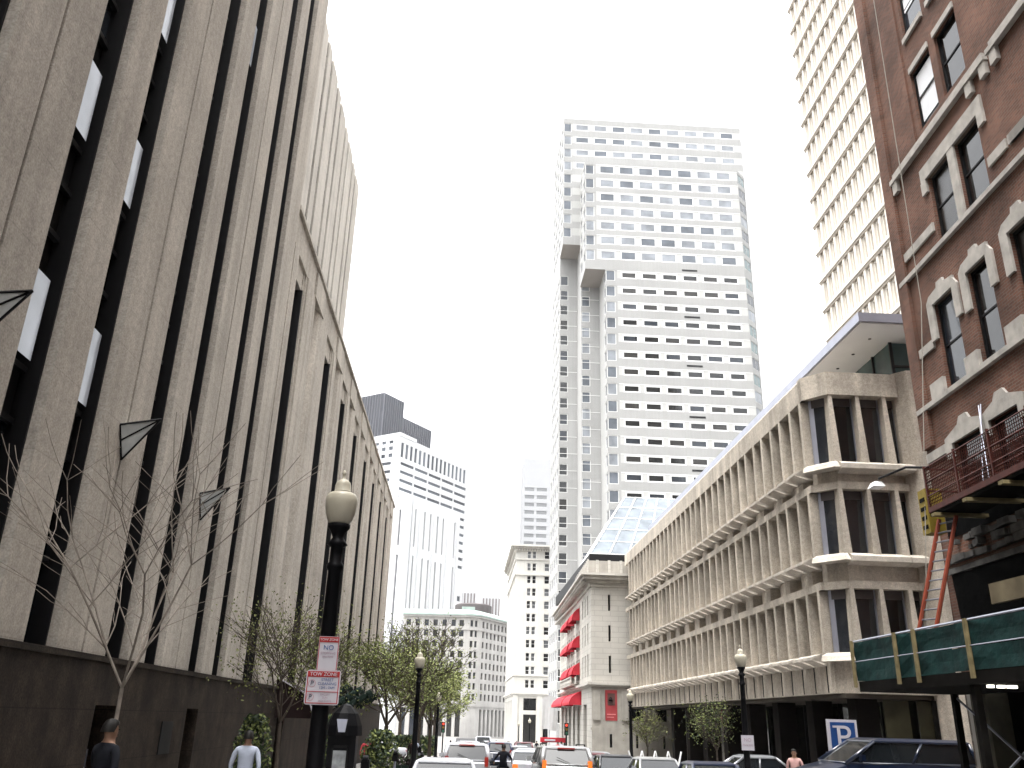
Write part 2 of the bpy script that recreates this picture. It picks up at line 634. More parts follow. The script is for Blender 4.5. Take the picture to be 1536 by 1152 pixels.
def wall(mb, wins, org, ang, ucols, zrows, u0, u1, z0, z1, depth, kind, gl, fr, t=0.08, mi=0, rowmat=None, mr=None, w=0.0, skip=None):
    us, hu = edges(ucols, u0, u1)
    zs, hz = edges(zrows, z0, z1)
    mb.T(org, ang)
    mb.grid(us, zs, lambda i, j: i in hu and j in hz and not (skip and skip(i, j)), depth, w, mi, mr,
            (lambda j: rowmat(j in hz)) if rowmat else None)
    for i in hu:
        for j in hz:
            if skip and skip(i, j):
                continue
            wins.add(org, ang, us[i], us[i + 1], zs[j], zs[j + 1], w + depth, kind, gl, fr, t)


def plate(mb, poly, w0, w1, mi=0):
    """poly: (u, z) outline on a wall, extruded from depth w0 to w1."""
    a = [mb.p(u, w0, z) for u, z in poly]
    b = [mb.p(u, w1, z) for u, z in poly]
    n = len(poly)
    mb.f += [a, b[::-1]]
    mb.m += [mi, mi]
    for k in range(n):
        mb.f.append([a[k], b[k], b[(k + 1) % n], a[(k + 1) % n]])
        mb.m.append(mi)
    return mb


# ------------------------------------------------------------------ the setting: ground, road, pavements
def strip(name, x0, x1, ys, dz, m, kind='structure'):
    mb = MB()
    for a, b in zip(ys, ys[1:]):
        mb.face([(x0, a, gz(a) + dz), (x1, a, gz(a) + dz), (x1, b, gz(b) + dz), (x0, b, gz(b) + dz)])
    return mb.build(name, m, None, kind=kind)


ys_all = [-60, -20, 0, 40, 80, 120, 160, 200, 330]
g = MB()
for a, b in zip([-800, -60, 0, 60, 120, 200, 500], [-60, 0, 60, 120, 200, 500, 4000]):
    for x0, x1 in ((-3000, -200), (-200, 200), (200, 3000)):
        g.face([(x0, a, gz(a) - 0.02), (x1, a, gz(a) - 0.02), (x1, b, gz(b) - 0.02), (x0, b, gz(b) - 0.02)])
g.build("ground", M_GROUND, None, kind='structure')
strip("road", -1.35, 8.5, ys_all, 0.0, M_ASPHALT)
cross = MB()
for x0, x1 in ((-90, -1.35), (8.5, 10.2)):
    cross.face([(x0, 81, gz(81) + 0.001), (x1, 81, gz(81) + 0.001), (x1, 90, gz(90) + 0.001), (x0, 90, gz(90) + 0.001)])
cross.build("cross_street", M_ASPHALT, None, kind='structure')


def slab(name, x0, x1, ys, m):
    mb = MB()
    for a, b in zip(ys, ys[1:]):
        i = [mb.p(x, y, gz(y) + dz) for dz in (-0.1, 0.15) for y in (a, b) for x in (x0, x1)]
        for q in ((4, 5, 7, 6), (0, 4, 6, 2), (1, 3, 7, 5), (0, 1, 5, 4), (2, 6, 7, 3)):
            mb.f.append([i[k] for k in q])
            mb.m.append(0)
    return mb.build(name, m, None, kind='structure')


slab("pavement", -7.5, -1.55, [-60, 0, 40, 81], M_PAVE)
slab("kerb", -1.55, -1.35, [-60, 0, 40, 81], M_KERB)
slab("pavement", 8.7, 22.0, [-60, 0, 40, 81], M_PAVE)
slab("kerb", 8.5, 8.7, [-60, 0, 40, 81], M_KERB)
slab("pavement", -60.0, -1.55, [90, 120, 200, 300], M_PAVE)
slab("kerb", -1.55, -1.35, [90, 120, 200, 300], M_KERB)
slab("pavement", 8.7, 30, [90, 120, 200, 300], M_PAVE)
lm = MB()
for k in range(14):
    y = 3 + k * 9.0
    lm.face([(2.15, y, gz(y) + 0.004), (2.27, y, gz(y) + 0.004), (2.27, y + 3, gz(y + 3) + 0.004), (2.15, y + 3, gz(y + 3) + 0.004)])
for k in range(11):
    x = -1.0 + k * 0.85
    lm.face([(x, 76, gz(76) + 0.004), (x + 0.45, 76, gz(76) + 0.004), (x + 0.45, 79.4, gz(79.4) + 0.004), (x, 79.4, gz(79.4) + 0.004)])
lm.build("road_markings", M_PAINT, None, kind='structure')

# ------------------------------------------------------------------ left: granite office block with tall fins
gb = thing("granite_office_block", "tall grey brown granite office block with vertical fins along the left pavement", "building", (-12, 25, 0))
rng = random.Random(5)
strips = []
for base in (-4.3, 1.25, 6.8, 12.35, 17.92, 23.38):
    strips += [(base, base + 1.18), (base + 2.22, base + 3.38)]
TOPA = 47.0
lefts = [-45.0] + [b for a, b in strips]  # unseen run behind the camera, lengthened to shade the near facade
rights = [a for a, b in strips] + [28.3]
for k, (a, b) in enumerate(zip(lefts, rights)):
    p = MB((-7, 0, 0), A_LEFT)
    if b - a > 1.7 and k:
        m_ = (a + b) / 2
        p.box(a, 0, 2.83, m_ - 0.045, 0.14, TOPA)
        p.box(m_ + 0.045, 0, 2.83, b, 0.14, TOPA)
        p.box(a, 0.14, 2.83, b, 2.0, TOPA)
    else:
        p.box(a, 0, 2.83, b, 2.0, TOPA)
    p.build("pier", M_GRAN, gb)
core = MB()
core.box(-30, -45, -2, -8.6, 28.2, TOPA - 0.5)
core.build("core_wall", M_GRAN, gb)
lit = {(6, 1), (6, 2), (7, 1), (7, 2), (7, 3), (9, 4)}
for k, (a, b) in enumerate(strips):
    f = MB((-7, 0, 0), A_LEFT)
    f.box(a, 0.16, 2.83, a + 0.05, 0.7, TOPA - 0.6)
    f.box(b - 0.05, 0.17, 2.83, b - 0.003, 0.7, TOPA - 0.6)
    panes = []
    z = 2.85
    for fl in range(10):
        zb = 2.75 + 4.29 * fl
        cuts = [zb + 1.56, zb + 2.46, zb + 3.4, zb + 4.29]
        lo = max(zb, 2.85)
        for q, hi in enumerate(cuts):
            f.box(a + 0.05, 0.40, hi - 0.05, b - 0.05, 0.60, hi + 0.05)
            panes.append((lo + 0.05, hi - 0.05, q == 0 and (k, fl) in lit, q, fl))
            lo = hi
    fo = f.build("window_strip", M_DARKMETAL, gb)
    for z0, z1, on, q, fl in panes:
        if fl > 8:
            continue
        pm = MB((-7, 0, 0), A_LEFT)
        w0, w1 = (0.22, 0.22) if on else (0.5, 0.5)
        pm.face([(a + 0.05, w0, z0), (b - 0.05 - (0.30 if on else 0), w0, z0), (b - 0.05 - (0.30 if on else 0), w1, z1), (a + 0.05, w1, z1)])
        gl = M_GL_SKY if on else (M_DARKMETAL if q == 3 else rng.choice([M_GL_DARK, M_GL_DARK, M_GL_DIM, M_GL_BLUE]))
        pm.build("pane", gl, fo)
# base course with doorways
doors = [(17.6, 18.7), (23.4, 24.4), (34.8, 36.1), (9.0, 10.3), (45.5, 47), (58, 59.5)]
bw = MB((-6.88, 0, 0), A_LEFT)
us, hu = edges(doors, -45, 78.2)
bw.grid(us, [-2.2, -0.3, 1.95, 2.83], lambda i, j: i in hu and j == 1, 0.5)
bw.face([(-45, 0, 2.83), (78.2, 0, 2.83), (78.2, 0.6, 2.83), (-45, 0.6, 2.83)])
bw.box(-45, -0.05, 2.72, 78.2, 0.0, 2.80)
bw.build("base_course", M_BASE, gb)
for a, b in doors:
    d = MB((-6.88, 0, 0), A_LEFT)
    d.box(a, 0.42, -2.0, b, 0.5, 1.95)
    do = d.build("door", M_DARKMETAL, gb)
    h = MB((-6.88, 0, 0), A_LEFT)
    h.box(b - 0.16, 0.36, 0.8, b - 0.10, 0.42, 1.15)
    h.build("handle", M_METAL, do)
wv = MB((-6.88, 0, 0), A_LEFT)
wv.box(21.6, -0.03, 0.95, 22.4, -0.005, 1.65)
wv.build("vent_grille", M_DARKMETAL, gb)
# lower wing beyond, with its parapet
cst = [(29.7, 31.1)] + [(37.2 + 5.68 * k, 38.75 + 5.68 * k) for k in range(7)]
ls = [28.32] + [b for a, b in cst]
rs = [a for a, b in cst] + [78.0]
for a, b in zip(ls, rs):
    p = MB((-7.05, 0, 0), A_LEFT)
    L = b - a
    if L > 3:
        c = (a + b) / 2
        poly = [(a, 1.2), (a, 0.12), (a + 0.2, 0.12), (a + 0.2, 0.06), (a + 0.4, 0.06), (a + 0.4, 0.0), (c - 0.9, 0.0), (c - 0.55, 0.06), (c - 0.3, 0.22), (c, 0.26),
                (c + 0.3, 0.22), (c + 0.55, 0.06), (c + 0.9, 0.0), (b - 0.4, 0.0), (b - 0.4, 0.04), (b - 0.2, 0.04), (b - 0.2, 0.08), (b, 0.08), (b, 1.2)]
    else:
        poly = [(a, 1.2), (a, 0.13), (a + 0.3, 0.13), (a + 0.3, 0.0), (b - 0.3, 0.0), (b - 0.3, 0.13), (b, 0.13), (b, 1.2)]
    p.prism(poly, 2.83, 18.5)
    p.build("pilaster", M_GRAN, gb)
for k, (a, b) in enumerate(cst):
    f = MB((-7.05, 0, 0), A_LEFT)
    f.box(a + 0.003, 0.125, 2.84, a + 0.08, 0.75, 17.69)
    f.box(b - 0.08, 0.08, 2.84, b - 0.003, 0.75, 17.69)
    for z in [2.9 + 1.62 * q for q in range(10)]:
        f.box(a + 0.08, 0.48, z - 0.05, b - 0.08, 0.72, z + 0.05)
    fo = f.build("window_strip", M_DARKMETAL, gb)
    for q in range(9):
        pm = MB((-7.05, 0, 0), A_LEFT)
        z0 = 2.95 + 1.62 * q
        pm.face([(a + 0.06, 0.66, z0), (b - 0.06, 0.66, z0), (b - 0.06, 0.66, z0 + 1.5), (a + 0.06, 0.66, z0 + 1.5)])
        pm.build("pane", rng.choice([M_GL_DARK, M_GL_DARK, M_GL_DIM, M_GL_BLUE]), fo)
    h = MB((-7.05, 0, 0), A_LEFT)
    h.box(a, 0.16, 17.7, b, 1.2, 18.5)
    h.build("head_panel", M_GRAN, gb)
pr = MB((-7.05, 0, 0), A_LEFT)
pr.box(28.32, 0.04, 18.5, 78.0, 1.0, 19.75)
for a, b in zip(ls, rs):
    if b - a > 3:
        c = (a + b) / 2
        pr.box(c - 1.1, -0.05, 18.45, c + 1.1, 0.04, 19.6)
pr.sweep([(-0.10, 19.75), (-0.10, 19.9), (-0.02, 20.02), (1.0, 20.02), (1.0, 19.75)], 28.32, 78.05)
pr.build("parapet", M_GRAN, gb)
wm = MB()
wm.box(-30, 28.25, -3, -8.0, 77.9, 19.0)
wm.build("wing_wall", M_GRAN, gb)
# set-back upper storeys above the wing
up = MB()
up.box(-26, 28.2, 19, -9.6, 53.0, 36.4)
up.build("upper_wall", M_GRAN_B, gb)
y = 28.4
k = 0
while y < 52.6:
    wdt = 1.75 if k % 2 == 0 else 0.95
    p = MB((-9, 0, 0), A_LEFT)
    p.box(y, 0, 19.0, min(y + wdt, 53.0), 0.7, 36.8)
    p.build("pier", M_GRAN_B, gb)
    y += wdt
    if y < 52.6:
        f = MB((-9, 0, 0), A_LEFT)
        f.box(y, 0.12, 19.0, y + 0.5, 0.5, 36.5)
        fo = f.build("window_strip", M_GL_DARK, gb)
        for q in range(5):
            t = MB((-9, 0, 0), A_LEFT)
            z0 = 21.3 + 3.6 * q
            t.box(y, 0.09, z0, y + 0.5, 0.117, z0 + 1.0)
            t.build("spandrel", M_DARKMETAL, fo)
    y += 0.5
    k += 1

# wedge lanterns on the wide piers
for yy, lab in ((11.2, "glass wedge lantern on the granite pier, cut by the left edge of the photo"),
                (16.8, "glass wedge lantern on the granite pier above the bare tree, middle of the three"),
                (22.35, "glass wedge lantern on the granite pier closest to the globe street lamp")):
    t = thing("wall_lantern", lab, "lantern", (-7, yy, 6.5), "wedge lanterns on the granite block")
    hw = 0.34
    tl, tr, bt, tip, ib = (-7.0, yy - hw, 7.12), (-7.0, yy + hw, 7.12), (-6.98, yy, 6.5), (-6.35, yy, 7.38), (-6.93, yy, 7.2)
    gm = MB()
    gm.face([tl, bt, tip])
    gm.face([bt, tr, tip])
    gm.face([tl, tip, tr])
    gm.build("glazing", mat("frosted_lantern_glass", (0.50,0.52,0.51), 0.3, 0.15, 4), t)
    fm = MB()
    for a, b in ((tl, bt), (tr, bt), (tl, tip), (tr, tip), (bt, tip), (tl, tr)):
        fm.tube(a, b, 0.022, n=5)
    mid = tuple((Vector(tl) + Vector(tr)) / 2)
    fm.tube(mid, tip, 0.018, n=5)
    q1 = tuple((Vector(tl) * 0.55 + Vector(bt) * 0.45))
    fm.tube(q1, tip, 0.018, n=5)
    fm.build("frame", M_BLACK, t)

# ------------------------------------------------------------------ right: beige concrete office block on deep fins
cb = thing("concrete_office_block", "three storey beige concrete office block with deep window fins on the right", "building", (18, 50, 0))
FH = [(11.40, 14.10), (7.93, 10.35), (4.46, 6.67)]
PB = 2.37
U0, U1 = -71.3, -31.45
OC = (13, 0, 0)
body = MB(OC, A_RIGHT)
body.sweep([(0.0, 14.10), (0.0, 14.95), (0.06, 15.05), (0.7, 15.05), (0.7, 14.10)], U0, U1)
body.box(U0, 0.12, 14.99, U1, 0.5, 15.09, 1)
for (s0, h0), (s1, h1) in zip(FH, FH[1:]):
    body.box(U0, 0.62, h1 + 0.28, U1, 1.0, s0 - 0.02)
    body.box(U0, 0.0, h1, U1, 1.0, h1 + 0.28)
body.box(U0, 0.16, 3.10, U1, 1.2, 4.44)
body.box(U0, 0.95, 4.4, U1, 1.2, 14.1)
body.build("concrete_frame", [M_CONC, M_METAL], cb)
u = U1 - 0.6
while u > U0:
    MB(OC, A_RIGHT).box(u - 0.02, 0.13, 3.13, u + 0.02, 0.158, 4.15).build("panel_joint", M_DARKMETAL, cb)
    u -= 1.185
rb = random.Random(3)
nb = 16
fin_me = {}
for k in range(nb + 1):
    for fi, (s0, h0) in enumerate(FH):
        for du in ((0.0, 1.12) if k < nb else (0.0,)):
            uu = U1 - 0.35 - PB * k - du
            if uu < U0 + 0.2:
                continue
            if fi not in fin_me:
                f = MB()
                for q in range(1):
                    f.prism([(-0.10, 0.0), (0.10, 0.0), (0.13, 0.9), (-0.13, 0.9)], 0, h0 - s0)
                fin_me[fi] = f.mesh("fin", M_CONC, (0, 0, 0))[0]
            link("fin", fin_me[fi], (13.0, -uu, s0), cb, None, A_RIGHT)
for k in range(nb):
    for fi, (s0, h0) in enumerate(FH):
        ua = U1 - 0.35 - PB * k
        ub = ua - PB
        for h0_, h1_ in ((ub + 0.12, ub + PB * 0.5 - 0.06), (ub + PB * 0.5 + 0.06, ua - 0.14)):
            sm = MB(OC, A_RIGHT)
            i0 = [sm.p(u_, w_, z_) for u_, w_, z_ in (
                (h0_, 0.6, s0), (h1_, 0.6, s0), (h1_ - 0.02, -0.02, s0), (h0_ + 0.02, -0.02, s0),
                (h0_ + 0.05, -0.36, s0 - 0.12), (h1_ - 0.16, -0.36, s0 - 0.12), (h0_ + 0.05, -0.36, s0 - 0.22), (h1_ - 0.16, -0.36, s0 - 0.22),
                (h0_, 0.6, s0 - 0.42), (h1_, 0.6, s0 - 0.42), (h0_ + 0.02, 0.12, s0 - 0.42), (h1_ - 0.04, 0.12, s0 - 0.42))]
            for q in ((0, 1, 2, 3), (3, 2, 5, 4), (4, 5, 7, 6), (6, 7, 11, 10), (10, 11, 9, 8), (0, 3, 4, 6, 10, 8), (1, 9, 11, 7, 5, 2), (0, 8, 9, 1)):
                sm.f.append([i0[k_] for k_ in q])
                sm.m.append(0)
            sm.build("window_sill", M_CONC_L, cb)
        gm = MB(OC, A_RIGHT)
        gm.face([(ub, 0.9, s0), (ua, 0.9, s0), (ua, 0.9, h0), (ub, 0.9, h0)])
        gm.build("window", rb.choice([M_GL_DARK, M_GL_DIM, M_GL_BLUE]), cb)
        if k % 1 == 0 and fi < 2:
            rc = MB(OC, A_RIGHT)
            rc.box((ua + ub) / 2 - 0.55, 0.10, FH[fi + 1][1] + 0.283, (ua + ub) / 2 + 0.55, 0.63, s0 - 0.425)
            rc.build("spandrel_block", M_CONC, cb)
# end facing the camera
EY = 30.6
e = MB((0, EY, 0), A_FRONT)
e.prism([(13.0, 0.85), (13.7, 0.0), (16.5, 0.0), (16.5, 0.8), (13.0, 1.2)], 14.10, 15.05)
for (s0, h0), (s1, h1) in zip(FH, FH[1:]):
    e.prism([(13.05, 0.95), (13.75, 0.10), (16.5, 0.10), (16.5, 0.9), (13.0, 1.3)], h1, h1 + 0.28)
    e.prism([(13.35, 0.95), (13.85, 0.28), (16.5, 0.28), (16.5, 0.9), (13.3, 1.3)], h1 + 0.28, s0 - 0.02)
e.prism([(13.1, 1.0), (13.8, 0.16), (19.4, 0.16), (19.4, 0.9), (13.2, 1.3)], 3.10, 4.44)
e.prism([(13.9, 1.0), (14.1, 0.62), (16.5, 0.62), (16.5, 1.1), (14.0, 1.2)], 4.44, 14.1, 1)
e.build("end_wall", [M_CONC, M_DARKMETAL], cb)
pw = MB((0, EY, 0), A_FRONT)
pw.prism([(16.45, 0.2), (16.85, -0.25), (17.35, -0.25), (17.45, -0.1), (19.4, -0.1), (19.4, 1.0), (16.45, 1.0)], -1.0, 15.15)
pw.box(13.6, 0.3, 15.0, 17, 0.6, 15.08)
pw.build("end_pier", M_CONC, cb)
for fi, (s0, h0) in enumerate(FH):
    for um in (13.80, 14.88, 15.95):
        f = MB((0, EY, 0), A_FRONT)
        f.prism([(um - 0.15, -0.02), (um + 0.15, -0.02), (um + 0.11, 0.6), (um - 0.11, 0.6)], s0 - 0.05, h0, 0,
                [(um - 0.07, 0.05), (um + 0.07, 0.05), (um + 0.07, 0.6), (um - 0.07, 0.6)])
        f.build("fin", M_CONC, cb)
    for k, (a, b) in enumerate(((13.88, 14.80), (14.96, 15.87), (16.03, 16.5))):
        gm = MB((0, EY, 0), A_FRONT)
        gm.face([(a, 0.5, s0), (b, 0.5, s0), (b, 0.5, h0), (a, 0.5, h0)])
        wo_ = gm.build("window", glass("office_end_glass", (0.018, 0.020, 0.024), 0.08, 0.08, 0.9) if (k + fi) % 3 else M_GL_DARK, cb)
        bl = MB((0, EY, 0), A_FRONT)
        bl.box(a + 0.02, 0.44, h0 - 0.32, b - 0.02, 0.49, h0)
        bl.build("blind", M_DRUM, wo_)
        fr = MB((0, EY, 0), A_FRONT)
        fr.box(a, 0.42, s0, a + 0.05, 0.49, h0)
        fr.box(b - 0.05, 0.42, s0, b, 0.49, h0)
        fr.build("frame", M_METAL, wo_)
    cg = MB((0, EY, 0), A_FRONT)
    cg.face([(13.28, 0.95, s0), (13.75, 0.45, s0), (13.75, 0.45, h0), (13.28, 0.95, h0)])
    co_ = cg.build("window", glass("office_end_glass", (0.018, 0.020, 0.024), 0.08, 0.08, 0.9), cb)
    jb = MB((0, EY, 0), A_FRONT)
    jb.prism([(13.27, 0.93), (13.33, 0.86), (13.42, 0.80), (13.36, 0.88)], s0, h0)
    jb.build("jamb", M_METAL, co_)
    bl = MB((0, EY, 0), A_FRONT)
    bl.face([(13.30, 0.90, h0 - 0.34), (13.74, 0.43, h0 - 0.34), (13.74, 0.43, h0), (13.30, 0.90, h0)])
    bl.build("blind", M_DRUM, co_)
    sp_ = MB((0, EY, 0), A_FRONT)
    sp_.prism([(12.75, 0.85), (13.55, -0.25), (13.78, -0.25), (13.95, 0.4), (13.2, 1.0)], s0 - 0.30, s0 - 0.12, 0,
              [(12.8, 0.9), (13.6, -0.15), (13.75, -0.15), (13.95, 0.4), (13.2, 1.0)])
    sp_.prism([(12.8, 0.9), (13.6, -0.15), (13.75, -0.15), (13.95, 0.4), (13.2, 1.0)], s0 - 0.12, s0, 0,
              [(13.0, 0.95), (13.72, 0.0), (13.75, 0.0), (13.95, 0.4), (13.2, 1.0)])
    sp_.build("window_sill", M_CONC_L, cb)
    s2 = MB((0, EY, 0), A_FRONT)
    for a, b in ((13.84, 16.02), (16.05, 16.7)):
        s2.sweep([(0.6, s0), (0.05, s0), (-0.22, s0 - 0.14), (-0.22, s0 - 0.32), (0.2, s0 - 0.42), (0.6, s0 - 0.42)], a, b)
    s2.build("window_sill", M_CONC_L, cb)
# roof, undercroft with glazing and columns
ro = MB()
ro.box(13.6, 31.3, 14.2, 30, 71.2, 14.6)
ro.box(17.5, 31.6, 3.2, 30, 71.2, 14.2)
ro.build("roof_slab", M_CONC, cb)
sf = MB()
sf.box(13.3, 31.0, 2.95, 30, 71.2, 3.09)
sf.build("undercroft_soffit", mat("dark_soffit", (0.06,0.05,0.04), 0.9, 0.2, 1), cb)  # plain dark brown soffit colour
for y0 in range(32, 60, 4):
    gm = MB()
    gm.face([(16.2, y0, gz(y0)), (16.2, y0 + 3.7, gz(y0)), (16.2, y0 + 3.7, 2.95), (16.2, y0, 2.95)])
    wo_ = gm.build("shop_window", glass("shop_glass", (0.005, 0.006, 0.0045), 0.05, 0.10, 1.0), cb)
    mu = MB()
    for yy in (y0 + 1.23, y0 + 2.46):
        mu.box(16.1, yy - 0.03, gz(y0), 16.19, yy + 0.03, 2.95)
    mu.build("mullion", M_BLACK, wo_)
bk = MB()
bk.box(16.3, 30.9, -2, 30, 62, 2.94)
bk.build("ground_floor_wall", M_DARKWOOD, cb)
for y0 in range(32, 62, 4):
    c = MB()
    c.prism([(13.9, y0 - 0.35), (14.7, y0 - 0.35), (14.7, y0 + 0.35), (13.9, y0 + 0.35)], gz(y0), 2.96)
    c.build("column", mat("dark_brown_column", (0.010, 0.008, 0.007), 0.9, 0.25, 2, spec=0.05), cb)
for x0 in (14.6, 15.8, 17.0, 18.2):
    gm = MB()
    gm.box(x0, 31.0, -0.7, x0 + 0.9, 31.08, 2.9)
    gm.build("shop_window", M_GL_DIM if x0 > 16 else mat("dark_shopfront", (0.03,0.028,0.016), 0.3, 0.5, 1.5), cb)  # both shopfront materials are dark and unlit
# roof canopy and its glass room
ca = MB()
ca.box(15, 29.8, 16.86, 27, 70.5, 16.90, 1)
ca.box(14.9, 29.7, 16.90, 27.1, 70.6, 17.28, 0)
for k in range(7):
    for q in range(2):
        ca.lathe([(0.07, 0), (0.07, 0.02)], 8, (16.0 + q * 2.0, 31.2 + k * 1.6 + q * 0.7, 16.835), 2)
ca.build("roof_canopy", [M_METAL, M_SOFFIT, M_DARKMETAL], cb)
rg = MB()
rg.box(16.95, 31.5, 14.6, 26, 66, 16.85)
ro_ = rg.build("roof_glazing", M_GL_TEAL, cb)
for x in (16.95, 18.6, 20.2):
    MB().box(x - 0.06, 31.42, 14.6, x + 0.06, 31.5, 16.85).build("mullion", M_DARKMETAL, ro_)
MB().box(17.02, 31.43, 15.75, 26, 31.49, 15.84).build("transom", M_DARKMETAL, ro_)
for y in range(33, 66, 3):
    MB().box(16.87, y - 0.05, 14.6, 16.95, y + 0.05, 16.85).build("mullion", M_DARKMETAL, ro_)

# ------------------------------------------------------------------ right front: red brick building under repair
BP = (12.6, 22.15, 0)
BA = math.atan2(-1, -0.045)
bb = thing("brick_building", "old red brick building with grey stone lintels beside the scaffold", "building", (18, 14, 0))
wb = Wins(8)
b = MB(BP, BA)
c1 = [(2.36, 3.52), (3.85, 4.98)] + [(q + d, q + d + 1.12) for q in (8.0, 13.6, 19.2, 24.8, 30.4, 36, 41.6, 47.2, 52.8) for d in (0, 1.47)]
c3 = [(1.55, 2.62), (3.35, 4.32), (5.30, 6.28), (8.0, 9.0), (9.9, 10.9), (12.6, 13.6), (14.6, 15.6)]
GLB = [M_GL_DARK, M_GL_DIM, M_GL_BLUE, M_GL_DARK]
wall(b, wb, BP, BA, c1, [(18.1, 20.15), (21.45, 23.6), (25.0, 27.1), (28.5, 30.6), (32, 34.1), (35.5, 37.6), (39, 41.1)], -0.1, 62, 17.2, 46.0, 0.16, 's', GLB, M_DARKMETAL, 0.06)  # raised and extended out of view to darken the near street
wall(b, wb, BP, BA, c1, [(14.42, 16.5)], -0.1, 62, 14.1, 17.2, 0.16, 's', GLB, M_DARKMETAL, 0.06)
wall(b, wb, BP, BA, c3, [(10.36, 12.9)], -0.1, 62, 9.0, 14.1, 0.16, 's', GLB, M_DARKMETAL, 0.06)
wall(b, wb, BP, BA, [(1.4, 2.75), (3.2, 4.4), (5.2, 6.4), (8, 9.1), (9.9, 11)], [(6.9, 8.95)], -0.1, 62, 3.2, 9.0, 0.16, 's', [M_GL_DARK], M_DARKMETAL, 0.06)
b.box(-0.1, 0.0, -1.5, -0.02, 12, 46)
b.box(-0.1, 11.9, -1.5, 62, 12.0, 46)
b.box(-0.1, 0.05, 45.9, 62, 12, 46)
b.box(-0.14, -0.10, 9.2, 0.42, 0.0, 46)       # corner strip
b.box(1.95, -0.05, 17.9, 2.12, 0.0, 46)
b.build("wall", M_BRICK, bb)
# white panels stand in for sky reflected in two sashes
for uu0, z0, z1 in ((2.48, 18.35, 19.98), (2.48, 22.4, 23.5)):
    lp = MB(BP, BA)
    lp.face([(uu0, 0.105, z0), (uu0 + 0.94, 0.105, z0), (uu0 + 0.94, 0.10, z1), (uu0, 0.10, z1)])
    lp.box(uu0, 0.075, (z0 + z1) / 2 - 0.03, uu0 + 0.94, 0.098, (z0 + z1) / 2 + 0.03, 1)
    lp.build("blind", [mat("sky_reflection_white", (0.85, 0.87, 0.9), 0.5, 0.08, 1.2, emit=(0.9, 0.95, 1.0), estr=0.0), M_DARKMETAL], bb)
wb.finish(bb, "window", 100, True)
trim = MB(BP, BA)


def stones(mb, u0, u1, z0, z1, w=-0.09):
    mb.box(u0, w, z0, u1, 0.0, z1)


for o_ in (0.0, 5.6, 11.2):
    stones(trim, 0.42 + o_, 5.9 + o_, 17.54, 17.68, -0.14)         # sill course with drops
    stones(trim, 0.55 + o_, 5.8 + o_, 17.68, 17.84, -0.09)
    for q in (0.5, 4.9, 5.6):
        stones(trim, q + o_, q + 0.28 + o_, 17.15, 17.54, -0.11)
    stones(trim, 2.05 + o_, 5.35 + o_, 16.5, 16.92, -0.07)         # joined lintel of the pair
    stones(trim, 2.02 + o_, 2.30 + o_, 16.1, 16.5, -0.07)
    stones(trim, 5.08 + o_, 5.36 + o_, 16.1, 16.5, -0.07)
    stones(trim, 3.52 + o_, 3.85 + o_, 14.36, 16.5, -0.06)
    stones(trim, 0.44 + o_, 2.25 + o_, 14.86, 15.12, -0.06)
    stones(trim, 5.15 + o_, 5.95 + o_, 14.86, 15.12, -0.06)
    stones(trim, 5.6 + o_ + 0.5, 5.6 + o_ + 2.3, 14.86, 15.12, -0.06)
    stones(trim, 0.0 + o_, 5.6 + o_, 14.22, 14.36, -0.11)
    for uu in (2.4, 3.87):
        stones(trim, uu - 0.03 + o_, uu + 1.13 + o_, 20.15, 20.34, -0.05)
        stones(trim, uu - 0.03 + o_, uu + 1.13 + o_, 21.28, 21.45, -0.08)
stones(trim, -0.12, 26, 10.22, 10.36, -0.12)
prev = 0.0
for a_, b_ in c3:
    stones(trim, a_ - 0.0 - min(0.75, a_ - prev - 0.05), a_ - 0.04, 10.36, 10.80, -0.10)
    # flat arch with stepped voussoirs and a keystone
    m_ = (a_ + b_) / 2
    plate(trim, [(a_ - 0.30, 11.9), (a_, 11.9), (a_, 12.9), (b_, 12.9), (b_, 12.0), (b_ + 0.28, 12.0), (b_ + 0.28, 12.9), (b_ + 0.12, 13.12),
                 (b_ + 0.12, 13.20),
                 (m_ + 0.20, 13.26), (m_ + 0.16, 13.40), (m_ - 0.16, 13.40), (m_ - 0.20, 13.26), (a_ - 0.12, 13.20), (a_ - 0.30, 13.05)], -0.07, 0.0)
    prev = b_
stones(trim, 0.0, 1.27, 11.75, 12.0, -0.06)
for a_, b_ in ((1.4, 2.75), (3.2, 4.4), (5.2, 6.4), (8, 9.1), (9.9, 11)):
    m_ = (a_ + b_) / 2
    plate(trim, [(a_ - 0.35, 8.6), (a_ - 0.02, 8.6), (a_ - 0.02, 8.95), (b_ + 0.02, 8.95), (b_ + 0.02, 8.6), (b_ + 0.3, 8.6), (b_ + 0.3, 9.15),
                 (m_ + 0.3, 9.34), (m_ + 0.17, 9.52), (m_ - 0.17, 9.52), (m_ - 0.3, 9.34), (a_ - 0.35, 9.15)], -0.07, 0.0)
stones(trim, -0.05, 1.05, 8.80, 9.05, -0.07)
trim.build("stone_trim", M_STONE, bb)
st = MB(BP, BA)
rr = random.Random(4)
uu = 0.1
while uu < 12:
    for zz in (5.98, 6.2, 6.42):
        ww = rr.uniform(0.16, 0.42)
        if rr.random() < 0.75:
            st.box(uu + rr.uniform(-0.1, 0.1), -0.05 - rr.uniform(0.02, 0.16), zz, uu + ww, 0.0, zz + rr.uniform(0.1, 0.2))
    uu += 0.3
st.box(0.2, -0.1, 5.72, 14, 0.0, 5.86)
st.build("broken_stone_course", M_RUBBLE, bb)
tp = MB(BP, BA)
tp.face([(0.55, -0.03, 2.9), (20, -0.03, 2.9), (20, -0.06, 5.7), (0.3, -0.06, 5.7)])
tp.face([(0.4, -0.04, 6.62), (20, -0.04, 6.62), (20, -0.04, 7.5), (0.4, -0.04, 7.5)])
